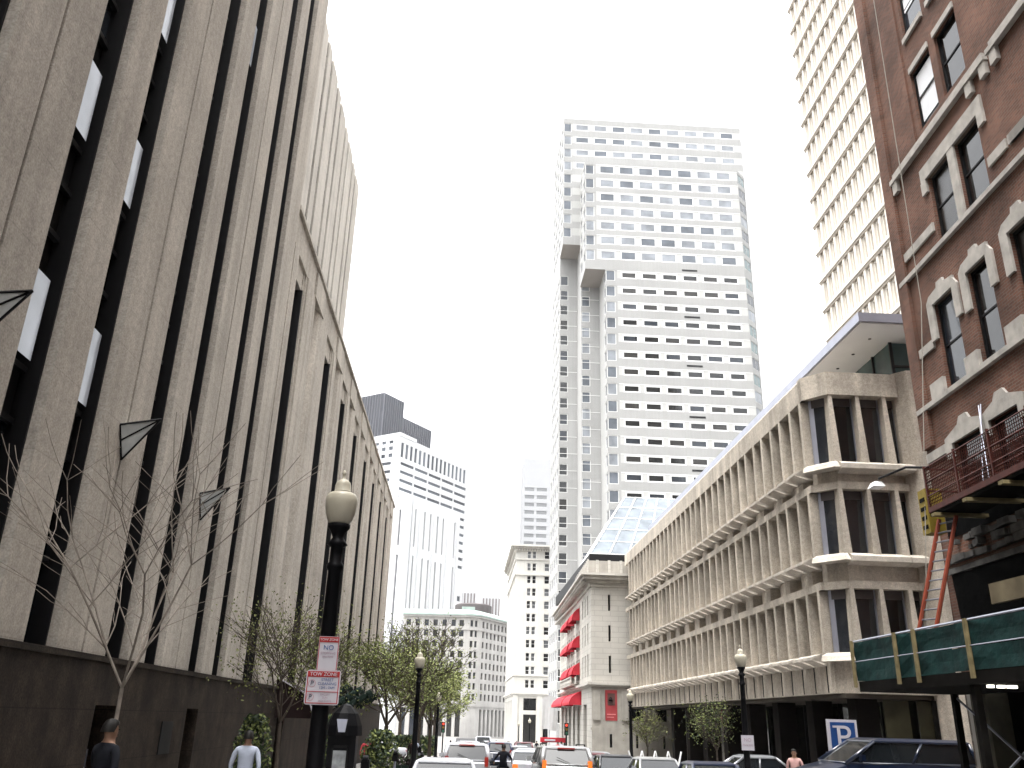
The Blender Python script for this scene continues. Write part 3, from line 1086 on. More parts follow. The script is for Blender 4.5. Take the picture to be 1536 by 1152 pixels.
tp.build("tarp_and_shade_sheet", M_TARP_SHADE, bb)  # black sheets: tarps, plus shade of window openings put into the colour
MB(BP, BA).box(-0.1, 0.0, -1.2, 0.15, 0.6, 3.2).build("base_pier", M_LIME_D, bb)
MB(BP, BA).box(0.2, -0.03, -1.2, 0.95, 0.6, 3.2).build("base_pier", mat("olive_pier_stone", (0.07,0.064,0.045), 0.9, 0.3, 2), bb)  # second pier in dark olive stone
bd = MB(BP, BA)
bd.box(0.0, 0.5, -1.2, 26, 0.7, 3.2)
bd.build("shopfront", M_TARP_SHADE, bb)

# pipe lamp on the corner of the brick building
ld = thing("floodlight", "white floodlight on a dark bent arm beside the brick corner", "lamp", (12.5, 22.5, 8.6))
am = MB()
am.tube((12.62, 22.25, 8.72), (12.5, 23.3, 9.02), 0.035)
am.tube((12.5, 23.3, 9.02), (12.3, 24.6, 9.02), 0.035)
am.build("arm", M_BLACK, ld)
hd = MB((12.27, 24.75, 8.88), 0)
hd.prism([(-0.18, -0.22), (0.18, -0.22), (0.18, 0.22), (-0.18, 0.22)], -0.10, 0.06, 0, [(-0.1, -0.15), (0.1, -0.15), (0.1, 0.15), (-0.1, 0.15)])
hd.build("lamp_head", M_WHITE, ld)

# suspended red work platform
sc = thing("work_platform", "red railed work platform hung on the brick wall above black sheeting and shaded openings", "scaffold", (12, 15, 6.9))
dk = MB(BP, BA)
dk.box(1.95, -1.20, 6.85, 14, -0.25, 6.93)
dk.build("deck", M_DARKWOOD, sc)
for k in range(8):
    pl_ = MB(BP, BA)
    pl_.box(2.3 + 1.5 * k, -1.35, 6.76, 2.48 + 1.5 * k, -0.05, 6.84)
    pl_.build("bearer", M_TIMBER, sc)
gr = MB(BP, BA)
for w in (-1.20, -0.28):
    for z in (6.98, 7.35, 7.70, 8.06):
        gr.tube((1.95, w, z), (14, w, z), 0.018, n=5)
    gr.box(1.95, w - 0.03, 6.93, 14, w + 0.03, 7.06)
    for k in range(9):
        u_ = 1.95 + 1.5 * k
        gr.box(u_, w - 0.025, 6.93, u_ + 0.05, w + 0.025, 8.12)
    for k in range(150):
        u_ = 2.0 + 0.08 * k
        gr.tube((u_, w, 7.0), (u_, w, 8.04), 0.011, n=3)
    for k in range(13):
        gr.tube((1.95, w, 7.06 + 0.077 * k), (14, w, 7.06 + 0.077 * k), 0.010, n=3)
for z in (7.0, 7.5, 8.06):
    gr.tube((1.95, -1.2, z), (1.95, -0.28, z), 0.025, n=5)
gr.build("guard_rail", M_REDSTEEL, sc)
cbx = MB(BP, BA)
cbx.tube((3.9, -0.9, 6.95), (3.4, -0.3, 9.3), 0.015)
cbx.tube((4.2, -0.9, 6.95), (3.3, -0.3, 9.3), 0.015)
cbx.build("hoist_cable", M_METAL, sc)
yb = MB(BP, BA)
yb.box(1.35, -1.15, 6.5, 1.75, -0.75, 7.62)
yo = yb.build("end_guard", M_YELLOW, sc)
yl = MB(BP, BA)
for z in (6.62, 6.85, 7.08, 7.31):
    yl.box(1.42, -1.162, z, 1.68, -1.152, z + 0.10)
yl.build("slot", M_DARKWOOD, yo)
rp = MB(BP, BA)
rp.tube((1.3, -0.14, 26), (1.45, -0.3, 13.0), 0.012, n=4)
rp.tube((1.45, -0.3, 13.0), (1.75, -1.6, 4.1), 0.012, n=4)
tag(rp.build("rope", M_ROPE, None), "thin pale rope hanging down the brick wall to the green netting", "rope")
# ladder from the shed roof up to the platform
la = thing("ladder", "orange red ladder leaning from the shed roof up to the work platform", "ladder", (10.7, 20.1, 4))
lt, lb = (11.45, 19.75, 6.72), (10.7, 20.1, 4.02)
for off in (-0.24, 0.24):
    rl = MB()
    d = Vector((0.35, -0.9, 0)).normalized() * off
    rl.tube(Vector(lb) + d, Vector(lt) + d, 0.05, n=6)
    rl.build("rail", M_ORANGE, la)
for k in range(12):
    rl = MB()
    c = Vector(lb).lerp(Vector(lt), (k + 0.5) / 12)
    d = Vector((0.35, -0.9, 0)).normalized() * 0.24
    rl.tube(c - d, c + d, 0.02, n=5)
    rl.build("rung", M_METAL, la)

# pavement shed with green netting
sh = thing("pavement_shed", "timber pavement shed with dark green netting in front of the brick building", "shed", (11, 14, 0))
dk = MB()
dk.box(9.95, 2, 2.80, 12.5, 22.3, 3.04)
dk.build("deck", M_DARKWOOD, sh)
nn = MB()
ypos = [22.3, 20.0, 19.1, 17.0, 14.6, 12.2, 9.8, 7.4, 5.0, 2.0]
rn = random.Random(2)
for a, b2 in zip(ypos, ypos[1:]):
    n_ = max(2, int((a - b2) / 0.4))
    for q in range(n_):
        y0, y1 = a + (b2 - a) * q / n_, a + (b2 - a) * (q + 1) / n_
        b0, b1 = 0.05 * math.sin(math.pi * q / n_), 0.05 * math.sin(math.pi * (q + 1) / n_)
        for z0, z1 in ((3.06, 3.5), (3.52, 3.98)):
            nn.face([(9.93 + b0, y0, z0), (9.93 + b1, y1, z0), (9.90 + b1 * 2, y1, (z0 + z1) / 2), (9.90 + b0 * 2, y0, (z0 + z1) / 2)])
            nn.face([(9.90 + b0 * 2, y0, (z0 + z1) / 2), (9.90 + b1 * 2, y1, (z0 + z1) / 2), (9.93 + b1, y1, z1), (9.93 + b0, y0, z1)])
nn.face([(9.93, 22.32, 3.06), (12.5, 22.32, 3.06), (12.5, 22.32, 3.98), (9.93, 22.32, 3.98)])
nn.build("netting", M_NET, sh)
for y in ypos:
    ps = MB()
    ps.box(9.83, y - 0.045, 2.9, 9.89, y + 0.045, 4.02)
    ps.build("netting_post", M_TIMBER, sh)
rl = MB()
rl.tube((9.9, 2, 4.0), (9.9, 22.3, 4.0), 0.025, n=5)
rl.tube((9.87, 2, 3.51), (9.87, 22.3, 3.51), 0.012, n=5)
rl.build("rail", M_METAL, sh)
bmx = MB()
bmx.box(10.6, 3, 4.35, 10.7, 17.2, 4.75)
bmx.build("plywood_board", mat("weathered_plywood", (0.16,0.13,0.08), 0.85, 0.3, 2), sh)
for y in (22.0, 17.4, 12.6, 7.8, 3.0):
    for x in ((12.2,) if y > 20 else (10.1, 12.2)):
        ps = MB()
        ps.box(x - 0.07, y - 0.07, gz(y) + 0.15, x + 0.07, y + 0.07, 2.8)
        ps.build("post", M_DARKWOOD, sh)
for y0, y1 in ((21.9, 17.5), (17.3, 12.7), (12.5, 7.9)):
    br_ = MB()
    br_.tube((12.2, y0, 2.7), (12.2, y1, 0.3), 0.03, n=5)
    br_.tube((12.26, y1, 2.7), (12.26, y0, 0.3), 0.03, n=5)
    br_.build("brace", M_METAL, sh)
for k in range(3):
    lp = MB()
    lp.box(10.15 + 0.2 * k, 17.0, 2.74, 10.15 + 0.2 * k + (0.1, 0.12, 0.16)[k], 17.1, 2.79)
    lp.build("lamp", M_LAMP, sh)

# ------------------------------------------------------------------ limestone hotel with red awnings
HX, HY = 10.26, 72.0
HA = math.atan2(-1, -0.022)         # street face, u runs towards the camera
ho = thing("limestone_hotel", "four storey pale limestone hotel with red awnings and a sloping glass roof", "building", (18, 84, 0))
wh = Wins(11)
hm = MB()
# front (camera side)
hm.T((HX, HY, 0), 0)
us, hu = edges([(1.40, 1.60)], 0, 8)
zs, hz = edges([(5.65, 6.97), (8.08, 9.36), (10.51, 11.82)], 4.9, 12.5)
hm.grid(us, zs, lambda i, j: i in hu and j in hz, 0.4)
for i in hu:
    for j in hz:
        wh.add((HX, HY, 0), 0, us[i], us[i + 1], zs[j], zs[j + 1], 0.4, '', [M_GL_DARK], M_DARKMETAL, 0.02)
hm.face([(8, 0, -2), (20, 0, -2), (20, 0, 12.5), (8, 0, 12.5)])
wh2 = [(1.38, 1.60), (3.45, 3.65)]
us, hu = edges([(1.38, 1.60), (3.45, 3.66), (5.6, 5.8)], 0.0, 8)
hm.grid(us, [-2, 0.12, 1.1, 1.5], lambda i, j: i in hu and j == 1, 0.3, -0.12, 1)
for i in hu:
    wh.add((HX, HY, 0), 0, us[i], us[i + 1], 0.12, 1.1, 0.18, '', [M_GL_DARK], M_DARKMETAL, 0.02)
us, hu = edges([(1.05, 2.03), (3.05, 4.15), (5.0, 6.0)], 0.0, 8)
hm.grid(us, [1.5, 2.1, 4.32, 4.6], lambda i, j: i in hu and j == 1, 0.3, -0.02, 1)
wh.add((HX, HY, 0), 0, 3.05, 4.15, 2.1, 4.32, 0.28, 'd', [M_GL_DARK], M_DARKMETAL, 0.05)
wh.add((HX, HY, 0), 0, 5.0, 6.0, 2.1, 4.32, 0.28, 'd', [M_GL_DARK], M_DARKMETAL, 0.05)
for q in (0.1, 2.35, 4.5):
    hm.box(q, -0.16, 2.1, q + 0.55, -0.03, 4.3, 1)
hm.face([(1.0, 0.3, 2.0), (2.1, 0.3, 2.0), (2.1, 0.3, 4.4), (1.0, 0.3, 4.4)], 1)
hm.box(-0.1, -0.1, 1.38, 8, -0.0, 1.55, 1)
# street face
SO = (HX + 0.022 * 30, HY + 30, 0)
scol = [(2.2, 3.0), (4.0, 4.8), (6.0, 6.8), (9.0, 9.9), (11.0, 11.9), (13.0, 13.9), (15.6, 16.5), (18.3, 19.1), (20.3, 21.1), (23.3, 24.0), (25.2, 25.9), (27.2, 27.9)]
wall(hm, wh, SO, HA, scol, [(5.45, 7.2), (8.0, 9.7), (10.4, 12.0)], 0, 30.0, 4.9, 12.5, 0.35, 'dc', [M_GL_DARK, M_GL_BLUE, M_GL_DIM], M_WHITE, 0.05)
wall(hm, wh, SO, HA, [(3, 5), (7, 9), (11, 13), (15, 17), (19, 21), (24, 26.5)], [(-0.8, 3.3)], 0, 30.0, -3, 4.6, 0.5, 'd', [M_GL_DARK, M_GL_DIM], M_DARKMETAL, 0.06)
hm.T()
hm.box(HX + 0.1, HY + 0.5, 12.4, 28, HY + 31, 12.6)
hm.box(HX + 0.7, HY + 29.9, -3, 28, HY + 30, 12.5)
hm.build("wall", [M_LIME, M_LIME_D], ho)
wh.finish(ho, "window", 100)
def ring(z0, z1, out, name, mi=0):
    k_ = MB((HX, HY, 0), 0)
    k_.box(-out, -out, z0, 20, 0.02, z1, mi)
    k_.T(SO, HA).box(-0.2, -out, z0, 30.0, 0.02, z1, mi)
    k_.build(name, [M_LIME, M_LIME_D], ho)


ring(4.58, 4.72, 0.18, "string_course")
ring(4.72, 4.92, 0.32, "string_course")
ring(12.42, 12.7, 0.15, "cornice")
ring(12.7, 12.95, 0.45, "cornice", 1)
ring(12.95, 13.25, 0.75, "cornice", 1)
ring(13.25, 13.45, 0.95, "cornice", 0)
cn = MB((HX, HY, 0), 0)
cn.box(-0.2, -0.15, 13.45, 20, 0.4, 14.55)
cn.T(SO, HA).box(-0.2, -0.15, 13.45, 29.6, 0.4, 14.55)
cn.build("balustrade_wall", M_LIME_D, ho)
for k in range(14):     # balustrade posts and modillions
    MB((HX, HY, 0), 0).box(0.4 + k * 1.0, -0.22, 13.5, 0.62 + k * 1.0, -0.14, 14.6).build("balustrade_post", M_LIME, ho)
for k in range(30):
    MB(SO, HA).box(0.4 + k * 1.0, -0.24, 13.5, 0.66 + k * 1.0, -0.14, 14.75).build("balustrade_post", M_LIME, ho)
for k in range(40):
    MB(SO, HA).box(0.2 + k * 0.75, -0.7, 12.72, 0.45 + k * 0.75, -0.44, 12.93).build("modillion", M_LIME, ho)
# glass mansard
gx0 = HX + 0.1
gl_ = MB()
g0, g1 = (gx0, 73.2, 15.35), (gx0 + 4.9, 83.0, 22.9)
gl_.face([(gx0, 73.2, 15.35), (26, 73.2, 15.35), (26, 83, 22.9), (gx0 + 4.9, 83, 22.9)])
gl_.face([(gx0 + 0.5, 102, 15.35), (gx0, 73.2, 15.35), (gx0 + 4.9, 83, 22.9), (gx0 + 5.2, 102, 22.9)])
glo = gl_.build("glass_roof", glass("roof_glass", (0.115,0.135,0.155), 0.25, 0.02, 0.25), ho)
fr = MB()
for q in range(10):
    xa = gx0 + q * 1.65
    xb = gx0 + 4.9 + q * 1.1
    fr.tube((xa, 73.15, 15.37), (xb, 82.95, 22.92), 0.06, n=4)
for q in range(6):
    t = q / 5
    za = 15.35 + 7.55 * t
    ya = 73.15 + 9.8 * t
    fr.tube((gx0 + 4.9 * t, ya, za), (26, ya, za), 0.06 if q else 0.1, n=4)
    fr.tube((gx0 + 4.9 * t, ya, za), (gx0 + 0.5 + 4.7 * t, 102, za), 0.06, n=4)
for q in range(12):
    t = q / 12
    fr.tube((gx0 + 0.5 * t, 73.2 + 28.8 * t, 15.37), (gx0 + 4.9 + 0.3 * t, 83 + 19 * t, 22.92), 0.06, n=4)
fr.build("glazing_bar", M_WHITE, glo)
gu = MB()
gu.box(gx0 - 0.1, 72.9, 14.3, 26, 101, 15.3)
gu.build("gutter", M_DARKMETAL, ho)
# red banner on the wall
tb = thing("wall_banner", "tall red banner with a dark portrait panel on the limestone wall", "banner", (HX + 1.5, HY, 2.1))
bn = MB((HX, HY, 0), 0)
bn.box(1.08, -0.05, 2.08, 2.02, -0.02, 4.35)
bn.build("cloth", mat("faded_red_banner", (0.34,0.05,0.055), 0.8, 0.12, 1.5), tb)
bn = MB((HX, HY, 0), 0)
bn.box(1.25, -0.065, 3.2, 1.85, -0.052, 4.1)
bn.lathe([(0.12, 0), (0.16, 0.1), (0.1, 0.28), (0.02, 0.33)], 10, (1.5, -0.07, 3.5), 1)
bn.build("portrait_panel", [mat("dark_print", (0.10, 0.05, 0.045), 0.8, 0.3, 4), M_REDAWN], tb)
bn = MB((HX, HY, 0), 0)
bn.box(1.2, -0.065, 2.5, 1.9, -0.052, 2.58)
bn.box(1.2, -0.065, 2.3, 1.75, -0.052, 2.36)
bn.build("stripe", mat("pale_red_print", (0.62, 0.22, 0.22), 0.8, 0.1, 3), tb)


def awning(u0, u1, z0, z1, out, label, name="red_awning", m=M_RED, grp="red awnings on the limestone hotel", org=SO, ang=HA, trimm=None):
    c = MB(org, ang)
    i = c.p((u0 + u1) / 2, 0, z0)
    loc = c.v[i]
    t = thing(name, label, "awning", loc, grp)
    mb = MB(org, ang)
    prof = [(0.0, z1), (-out * 0.45, z1 - (z1 - z0) * 0.18), (-out * 0.8, z1 - (z1 - z0) * 0.45), (-out, z0 + 0.22), (-out, z0), (-out + 0.03, z0), (-out + 0.03, z0 + 0.2), (-out * 0.78, z1 - (z1 - z0) * 0.48), (0, z1 - 0.05)]
    mb.sweep(prof, u0, u1)
    mb.build("canopy", m, t)
    for u in (u0 + 0.02, u1 - 0.05):
        sd = MB(org, ang)
        plate_pts = [(0.0, z1), (-out * 0.45, z1 - (z1 - z0) * 0.18), (-out * 0.8, z1 - (z1 - z0) * 0.45), (-out, z0 + 0.22), (-out, z0), (0, z0)]
        sd.sweep(plate_pts, u, u + 0.02)
        sd.build("side_panel", m, t)
    if trimm:
        ed = MB(org, ang)
        ed.sweep([(-out - 0.02, z0 + 0.24), (-out - 0.02, z0), (-out, z0), (-out * 0.8, z1 - (z1 - z0) * 0.42), (-0.02, z1 + 0.03), (-0.02, z1 + 0.06), (-out * 0.82, z1 - (z1 - z0) * 0.38)], u0 - 0.05, u0)
        ed.build("edge_trim", trimm, t)
    return t


AW = [("topmost row", 10.6, 11.75), ("middle row", 8.2, 9.3), ("lower row", 5.85, 6.95)]
for nm, z0, z1 in AW:
    for q, (u0, u1) in enumerate(((8.85, 12.1), (12.6, 16.0), (18.0, 21.2))):
        ql = ("far", "middle", "near")[q]
        awning(u0, u1, z0, z1, 0.75, f"small red window awning on the hotel, {ql} one in the {nm}")
awning(15.2, 22.5, 3.3, 4.45, 1.1, "big red entrance awning on the hotel nearer to the corner banner", name="entrance_awning")
awning(2.0, 14.4, 3.3, 4.45, 1.1, "big red entrance awning on the hotel beyond the nearer entrance awning", name="entrance_awning")
bal = thing("balcony", "carved stone balcony over the hotel entrance under a red awning", "balcony", (HX + 0.2, HY + 18, 5))
bm_ = MB(SO, HA)
bm_.box(9.2, -0.8, 4.95, 20.5, 0, 5.12)
bm_.build("floor_slab", M_LIME_D, bal)
bm_ = MB(SO, HA)
bm_.box(9.2, -0.8, 5.62, 20.5, -0.65, 5.72)
for k in range(38):
    bm_.lathe([(0.05, 0), (0.08, 0.15), (0.04, 0.4), (0.06, 0.5)], 6, (9.35 + k * 0.3, -0.72, 5.12))
bm_.build("balustrade", M_LIME, bal)
# white cloth banner beyond
fp = thing("white_banner", "big plain white banner hung across the end of the hotel", "banner", (10.0, 104, 1))
fb = MB()
for k in range(6):
    x0, x1 = 9.1 + 0.3 * k, 9.4 + 0.3 * k
    fb.face([(x0, 104 + 0.08 * math.sin(k * 1.3), 1.0 + 0.1 * math.sin(k)), (x1, 104 + 0.08 * math.sin(k * 1.3 + 1.3), 1.0 + 0.1 * math.sin(k + 1)),
             (x1, 104, 4.7 - 0.12 * abs(k + 1 - 3)), (x0, 104, 4.7 - 0.12 * abs(k - 3))])
fb.build("cloth", mat("white_cloth", (0.5, 0.5, 0.5), 0.8, 0.05, 2), fp)
pp = MB()
pp.tube((10.0, 104.2, gz(104)), (10.0, 104.2, 4.9), 0.05)
pp.build("pole", M_METAL, fp)
rs_ = thing("red_marquee", "low red marquee sign jutting out at the hotel entrance", "sign", (9.2, 95, 0))
rm = MB()
rm.box(8.2, 94.6, -0.1, 10.9, 95.4, 0.35)
rm.build("sign_box", M_RED, rs_)
rm = MB()
rm.box(8.6, 94.55, 0.02, 9.7, 94.59, 0.2)
rm.build("panel", M_SIGNW, rs_)
rm = MB()
rm.tube((8.4, 95, gz(95)), (8.4, 95, -0.1), 0.06)
rm.tube((10.7, 95, gz(95)), (10.7, 95, -0.1), 0.06)
rm.build("post", M_BLACK, rs_)

# ------------------------------------------------------------------ stepped office tower behind the hotel
tw = thing("stepped_office_tower", "tall stepped office tower in pale stone bands behind the hotel", "building", (42, 185, -4))
ww = Wins(21)
tm = MB()
GLT = [M_GL_DARK, M_GL_DARK, M_GL_BLUE, M_GL_DIM]
GLU = [mat("blue_sheen_tint", (0.10,0.112,0.13), 0.15, 0.3, 0.3), mat("pale_reflection_tint", (0.20,0.215,0.235), 0.15, 0.3, 0.3), MATS["blue_sheen_tint"], MATS["pale_reflection_tint"]]  # reflection and haze on the panes are put into these pale colours
rm_ = lambda h: 1 if h else 0
P0c = [(31.45 + 4.67 * k, 35.08 + 4.67 * k) for k in range(6)]
Mrows = [(97.2 - 3.93 * k - 1.75, 97.2 - 3.93 * k) for k in range(25)]
Mbig = [(97.3 - 3.93 * k - 2.5, 97.3 - 3.93 * k + 0.1) for k in range(25)]
TO = (0, 170, 0)
wall(tm, ww, TO, 0, P0c, Mrows, 30.6, 60.0, -4, 97.5, 0.10, '', GLT, M_TWR_W, 0.30, 0, rm_, 1)
wall(tm, ww, TO, 0, [(28.05, 30.1)], Mbig, 27.9, 30.6, -4, 97.5, 0.15, '', GLU, M_TWR_W, 0.12, 0, None, 1)
Urows = [(102.4 + 3.86 * k - 2.2, 102.4 + 3.86 * k + 0.1) for k in range(7)]
Ubig = [(102.4 + 3.86 * k - 2.5, 102.4 + 3.86 * k + 0.1) for k in range(7)]
wall(tm, ww, TO, 0, [(26.78, 30.41)] + P0c, Urows, 26.0, 60.0, 97.5, 126.5, 0.10, '', GLU, M_TWR_W, 0.25, 1, rm_, 1)
wall(tm, ww, TO, 0, [(23.5, 25.5)], Ubig, 23.35, 26.0, 97.5, 126.5, 0.15, '', GLU, M_TWR_W, 0.12, 0, None, 1)
# chamfered right corner
CO, CA = (60.0, 170, 0), R(46)
wall(tm, ww, CO, CA, [(0.3, 3.6)], Mbig + Ubig, 0, 4.0, -4, 126.5, 0.12, 'd', [M_GL_TEAL, M_GL_BLUE, GLU[1]], M_TWR_L, 0.10, 0)
# left flanks of the front block
LO = (27.9, 179, 0)
wall(tm, ww, LO, A_RIGHT, [(6.6, 8.85)], Mbig, 0, 9, -4, 97.5, 0.15, '', GLU, M_TWR_W, 0.12, 1)
LO2 = (23.35, 179, 0)
wall(tm, ww, LO2, A_RIGHT, [(1.0, 4.0), (6.0, 8.85)], Ubig, 0, 9, 97.5, 126.5, 0.15, '', GLU, M_TWR_W, 0.12, 1)
tm.T()
tm.face([(23.35, 170, 97.5), (28, 170, 97.5), (28, 179, 97.5), (23.35, 179, 97.5)], 2)
tm.face([(23.35, 170, 126.45), (60, 170, 126.45), (62.7, 172.9, 126.45), (62.7, 200, 126.45), (23.35, 200, 126.45)])
# middle block
M1 = (0, 179, 0)
P1c = [(22.15 + 4.67 * k, 25.7 + 4.67 * k) for k in range(9)]
r1 = [(144.4 - 3.86 * k - 2.0, 144.4 - 3.86 * k) for k in range(9)]
r1b = [(144.4 - 3.86 * k - 2.5, 144.4 - 3.86 * k + 0.1) for k in range(9)]
wall(tm, ww, M1, 0, P1c, r1, 21.4, 65.0, 108.9, 146, 0.10, '', GLU, M_TWR_W, 0.25, 1, rm_, 1, skip=lambda i, j: j < 11)
wall(tm, ww, M1, 0, [(19.3, 21.2)], r1b, 19.2, 21.4, 108.9, 146, 0.15, '', GLU, M_TWR_W, 0.12, 0, None, 1)
wall(tm, ww, M1, 0, [(23.7, 25.6)], [(103 - 4.0 * k - 2.5, 103 - 4.0 * k + 0.1) for k in range(26)], 23.6, 29, -4, 108.9, 0.15, '', GLU, M_TWR_W, 0.12, 0, None, 1)
wall(tm, ww, (19.2, 203, 0), A_RIGHT, [(1 + 4.6 * k, 4.2 + 4.6 * k) for k in range(5)], r1b, 0, 24, 108.9, 146, 0.15, '', GLU, M_TWR_W, 0.12, 1)
tm.T()
tm.face([(23.6, 179, -4), (23.6, 186, -4), (23.6, 186, 108.9), (23.6, 179, 108.9)], 1)
tm.face([(19.2, 179, 108.9), (29, 179, 108.9), (29, 186, 108.9), (19.2, 186, 108.9)], 2)
tm.face([(19.2, 179, 146), (65, 179, 146), (65, 203, 146), (19.2, 203, 146)])
tm.face([(65, 179, 108), (65, 203, 108), (65, 203, 146), (65, 179, 146)])
# rear block
wall(tm, ww, (0, 186, 0), 0, [(19.4, 21.3)], [(104 - 4.0 * k - 2.5, 104 - 4.0 * k + 0.1) for k in range(26)], 19.3, 24, -4, 108.9, 0.15, '', GLT, M_TWR_W, 0.12, 0, None, 1)
wall(tm, ww, (19.3, 205, 0), A_RIGHT, [(1 + 4.4 * k, 4.2 + 4.4 * k) for k in range(4)], [(104 - 4.0 * k - 2.2, 104 - 4.0 * k) for k in range(26)], 0, 19, -4, 108.9, 0.15, '', GLU, M_TWR_W, 0.15, 1)
tm.T()
tm.face([(62.7, 173.0, -4), (62.7, 205, -4), (62.7, 205, 126.5), (62.7, 173.0, 126.5)], 1)
tm.build("wall", [M_TWR, M_TWR_L, mat("tower_soffit", (0.24, 0.22, 0.20), 0.8, 0.05, 0.3)], tw)
# faint joint lines across the spandrels
def course(org, x0, x1, z0, z1):
    MB(org, 0).box(x0, -0.04, z0, x1, -0.005, z1).build("string_course", M_TWR_W, tw)


for k in range(25):
    z = 97.2 - 3.93 * k
    course(TO, 30.6, 60, z + 0.05, z + 0.18)
for k in range(7):
    z = 102.5 + 3.86 * k
    course(TO, 26, 60, z + 0.05, z + 0.18)
for k in range(24):
    z = 99.8 - 4.0 * k
    course((0, 186, 0), 19.3, 23.5, z - 1.3, z - 1.2)
    course((0, 179, 0), 23.6, 27.8, z - 1.6, z - 1.5)
for k in range(0, 25, 3):
    vt = MB(TO, 0)
    z = 97.3 - 3.93 * k
    vt.box(45.5, -0.06, z + 0.85, 49, -0.01, z + 1.25)
    vt.build("vent", M_DARKMETAL, tw)
ww.finish(tw, "window", 100)

# ------------------------------------------------------------------ cream tower behind the right roof
ct = thing("cream_slab_tower", "tall cream precast tower with close set slot windows behind the concrete block", "building", (52, 66, -1))
wc = Wins(31)
cm = MB()
ucs = [(0.55 + 1.45 * k, 1.30 + 1.45 * k) for k in range(32)]
zr = [(44.0 + 3.75 * k, 46.35 + 3.75 * k) for k in range(-6, 22)]
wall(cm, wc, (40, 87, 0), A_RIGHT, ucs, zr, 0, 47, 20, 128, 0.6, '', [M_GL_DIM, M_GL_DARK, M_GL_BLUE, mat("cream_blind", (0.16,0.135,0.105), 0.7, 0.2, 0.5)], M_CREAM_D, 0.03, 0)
cm.face([(0, 0, -2), (47, 0, -2), (47, 0, 20), (0, 0, 20)])
cm.T()
cm.box(40.2, 40, -2, 64, 86.9, 127.8)
cm.build("wall", M_CREAM, ct)
for k in range(-6, 23):
    lg = MB((40, 87, 0), A_RIGHT)
    z = 43.0 + 3.75 * k
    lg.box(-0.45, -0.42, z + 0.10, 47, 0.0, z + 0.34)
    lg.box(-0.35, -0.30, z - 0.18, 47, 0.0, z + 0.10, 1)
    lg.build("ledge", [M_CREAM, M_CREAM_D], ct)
for k in range(33):
    fn = MB((40, 87, 0), A_RIGHT)
    u = 0.02 + 1.45 * k - 0.1
    fn.box(max(0, u), -0.24, 20.4, max(0, u) + 0.42, 0.0, 127)
    fn.build("fin", M_CREAM, ct)
wc.finish(ct, "window", 100)

# ------------------------------------------------------------------ cream classical block at the bend
cl = thing("cream_classical_building", "cream classical office building with a dentil cornice beyond the hotel", "building", (18, 262, -4))
wl = Wins(41)
km = MB()
cols = [(3.1, 4.15), (4.55, 5.6), (7.9, 9.3), (12.2, 13.2), (13.7, 14.7)]
rows_ = [(8.9 + 3.42 * k + 1.0, 8.9 + 3.42 * k + 3.1) for k in range(11)]
wall(km, wl, (13.3, 240, 0), 0, cols, rows_, 0, 16, 8.9, 46.3, 0.4, 's', [M_GL_DIM, M_GL_PALE, M_GL_DARK, M_GL_PALE], M_WHITE, 0.10)
wall(km, wl, (13.3, 240, 0), 0, [(2.8, 6.2), (8.0, 9.8), (12, 15)], [(-3.5, 3.4), (4.4, 7.4)], 0, 16, -4.5, 8.9, 0.8, 'd', [M_GL_DARK, M_GL_DIM], M_DARKMETAL, 0.12)
wall(km, wl, (13.3, 285, 0), A_RIGHT, [(2 + 4.2 * k, 3.4 + 4.2 * k) for k in range(10)], rows_, 0, 45, 8.9, 46.3, 0.4, 's', [M_GL_DIM, M_GL_DARK], M_WHITE, 0.10)
wall(km, wl, (13.3, 285, 0), A_RIGHT, [(2 + 6 * k, 5.4 + 6 * k) for k in range(7)], [(-3.5, 7.0)], 0, 45, -4.5, 8.9, 0.8, 'd', [M_GL_DIM, M_GL_DARK], M_DARKMETAL, 0.12)
km.T()
km.box(13.6, 240.9, 46, 29, 284, 46.2)
km.build("wall", M_CREAMB, cl)
def ring2(z0, z1, out, name="string_course", mi=0):
    k_ = MB((13.3, 240, 0), 0)
    k_.box(-out, -out, z0, 16, 0.01, z1, mi)
    k_.T((13.3, 285, 0), A_RIGHT).box(0, -out, z0, 45, 0.01, z1, mi)
    k_.build(name, [M_CREAMB, M_LIME_D], cl)


ring2(8.4, 8.9, 0.5)
ring2(8.0, 8.4, 0.25)
ring2(12.9, 13.25, 0.25)
ring2(39.4, 39.8, 0.35)
ring2(43.6, 44.0, 0.3)
ring2(46.0, 46.6, 0.6, "cornice")
ring2(46.6, 47.2, 1.2, "cornice", 1)
ring2(47.2, 47.7, 1.6, "cornice")
for k in range(22):
    MB((13.3, 240, 0), 0).box(0.3 + 0.72 * k, -1.0, 46.1, 0.6 + 0.72 * k, -0.62, 46.59).build("dentil", M_LIME_D, cl)
for u in (0, 6.4, 10.1, 15.2):
    MB((13.3, 240, 0), 0).box(u, -0.35, -4.5, u + 1.3, 0, 8.0).build("pilaster", M_CREAMB, cl)
wl.finish(cl, "window", 100)

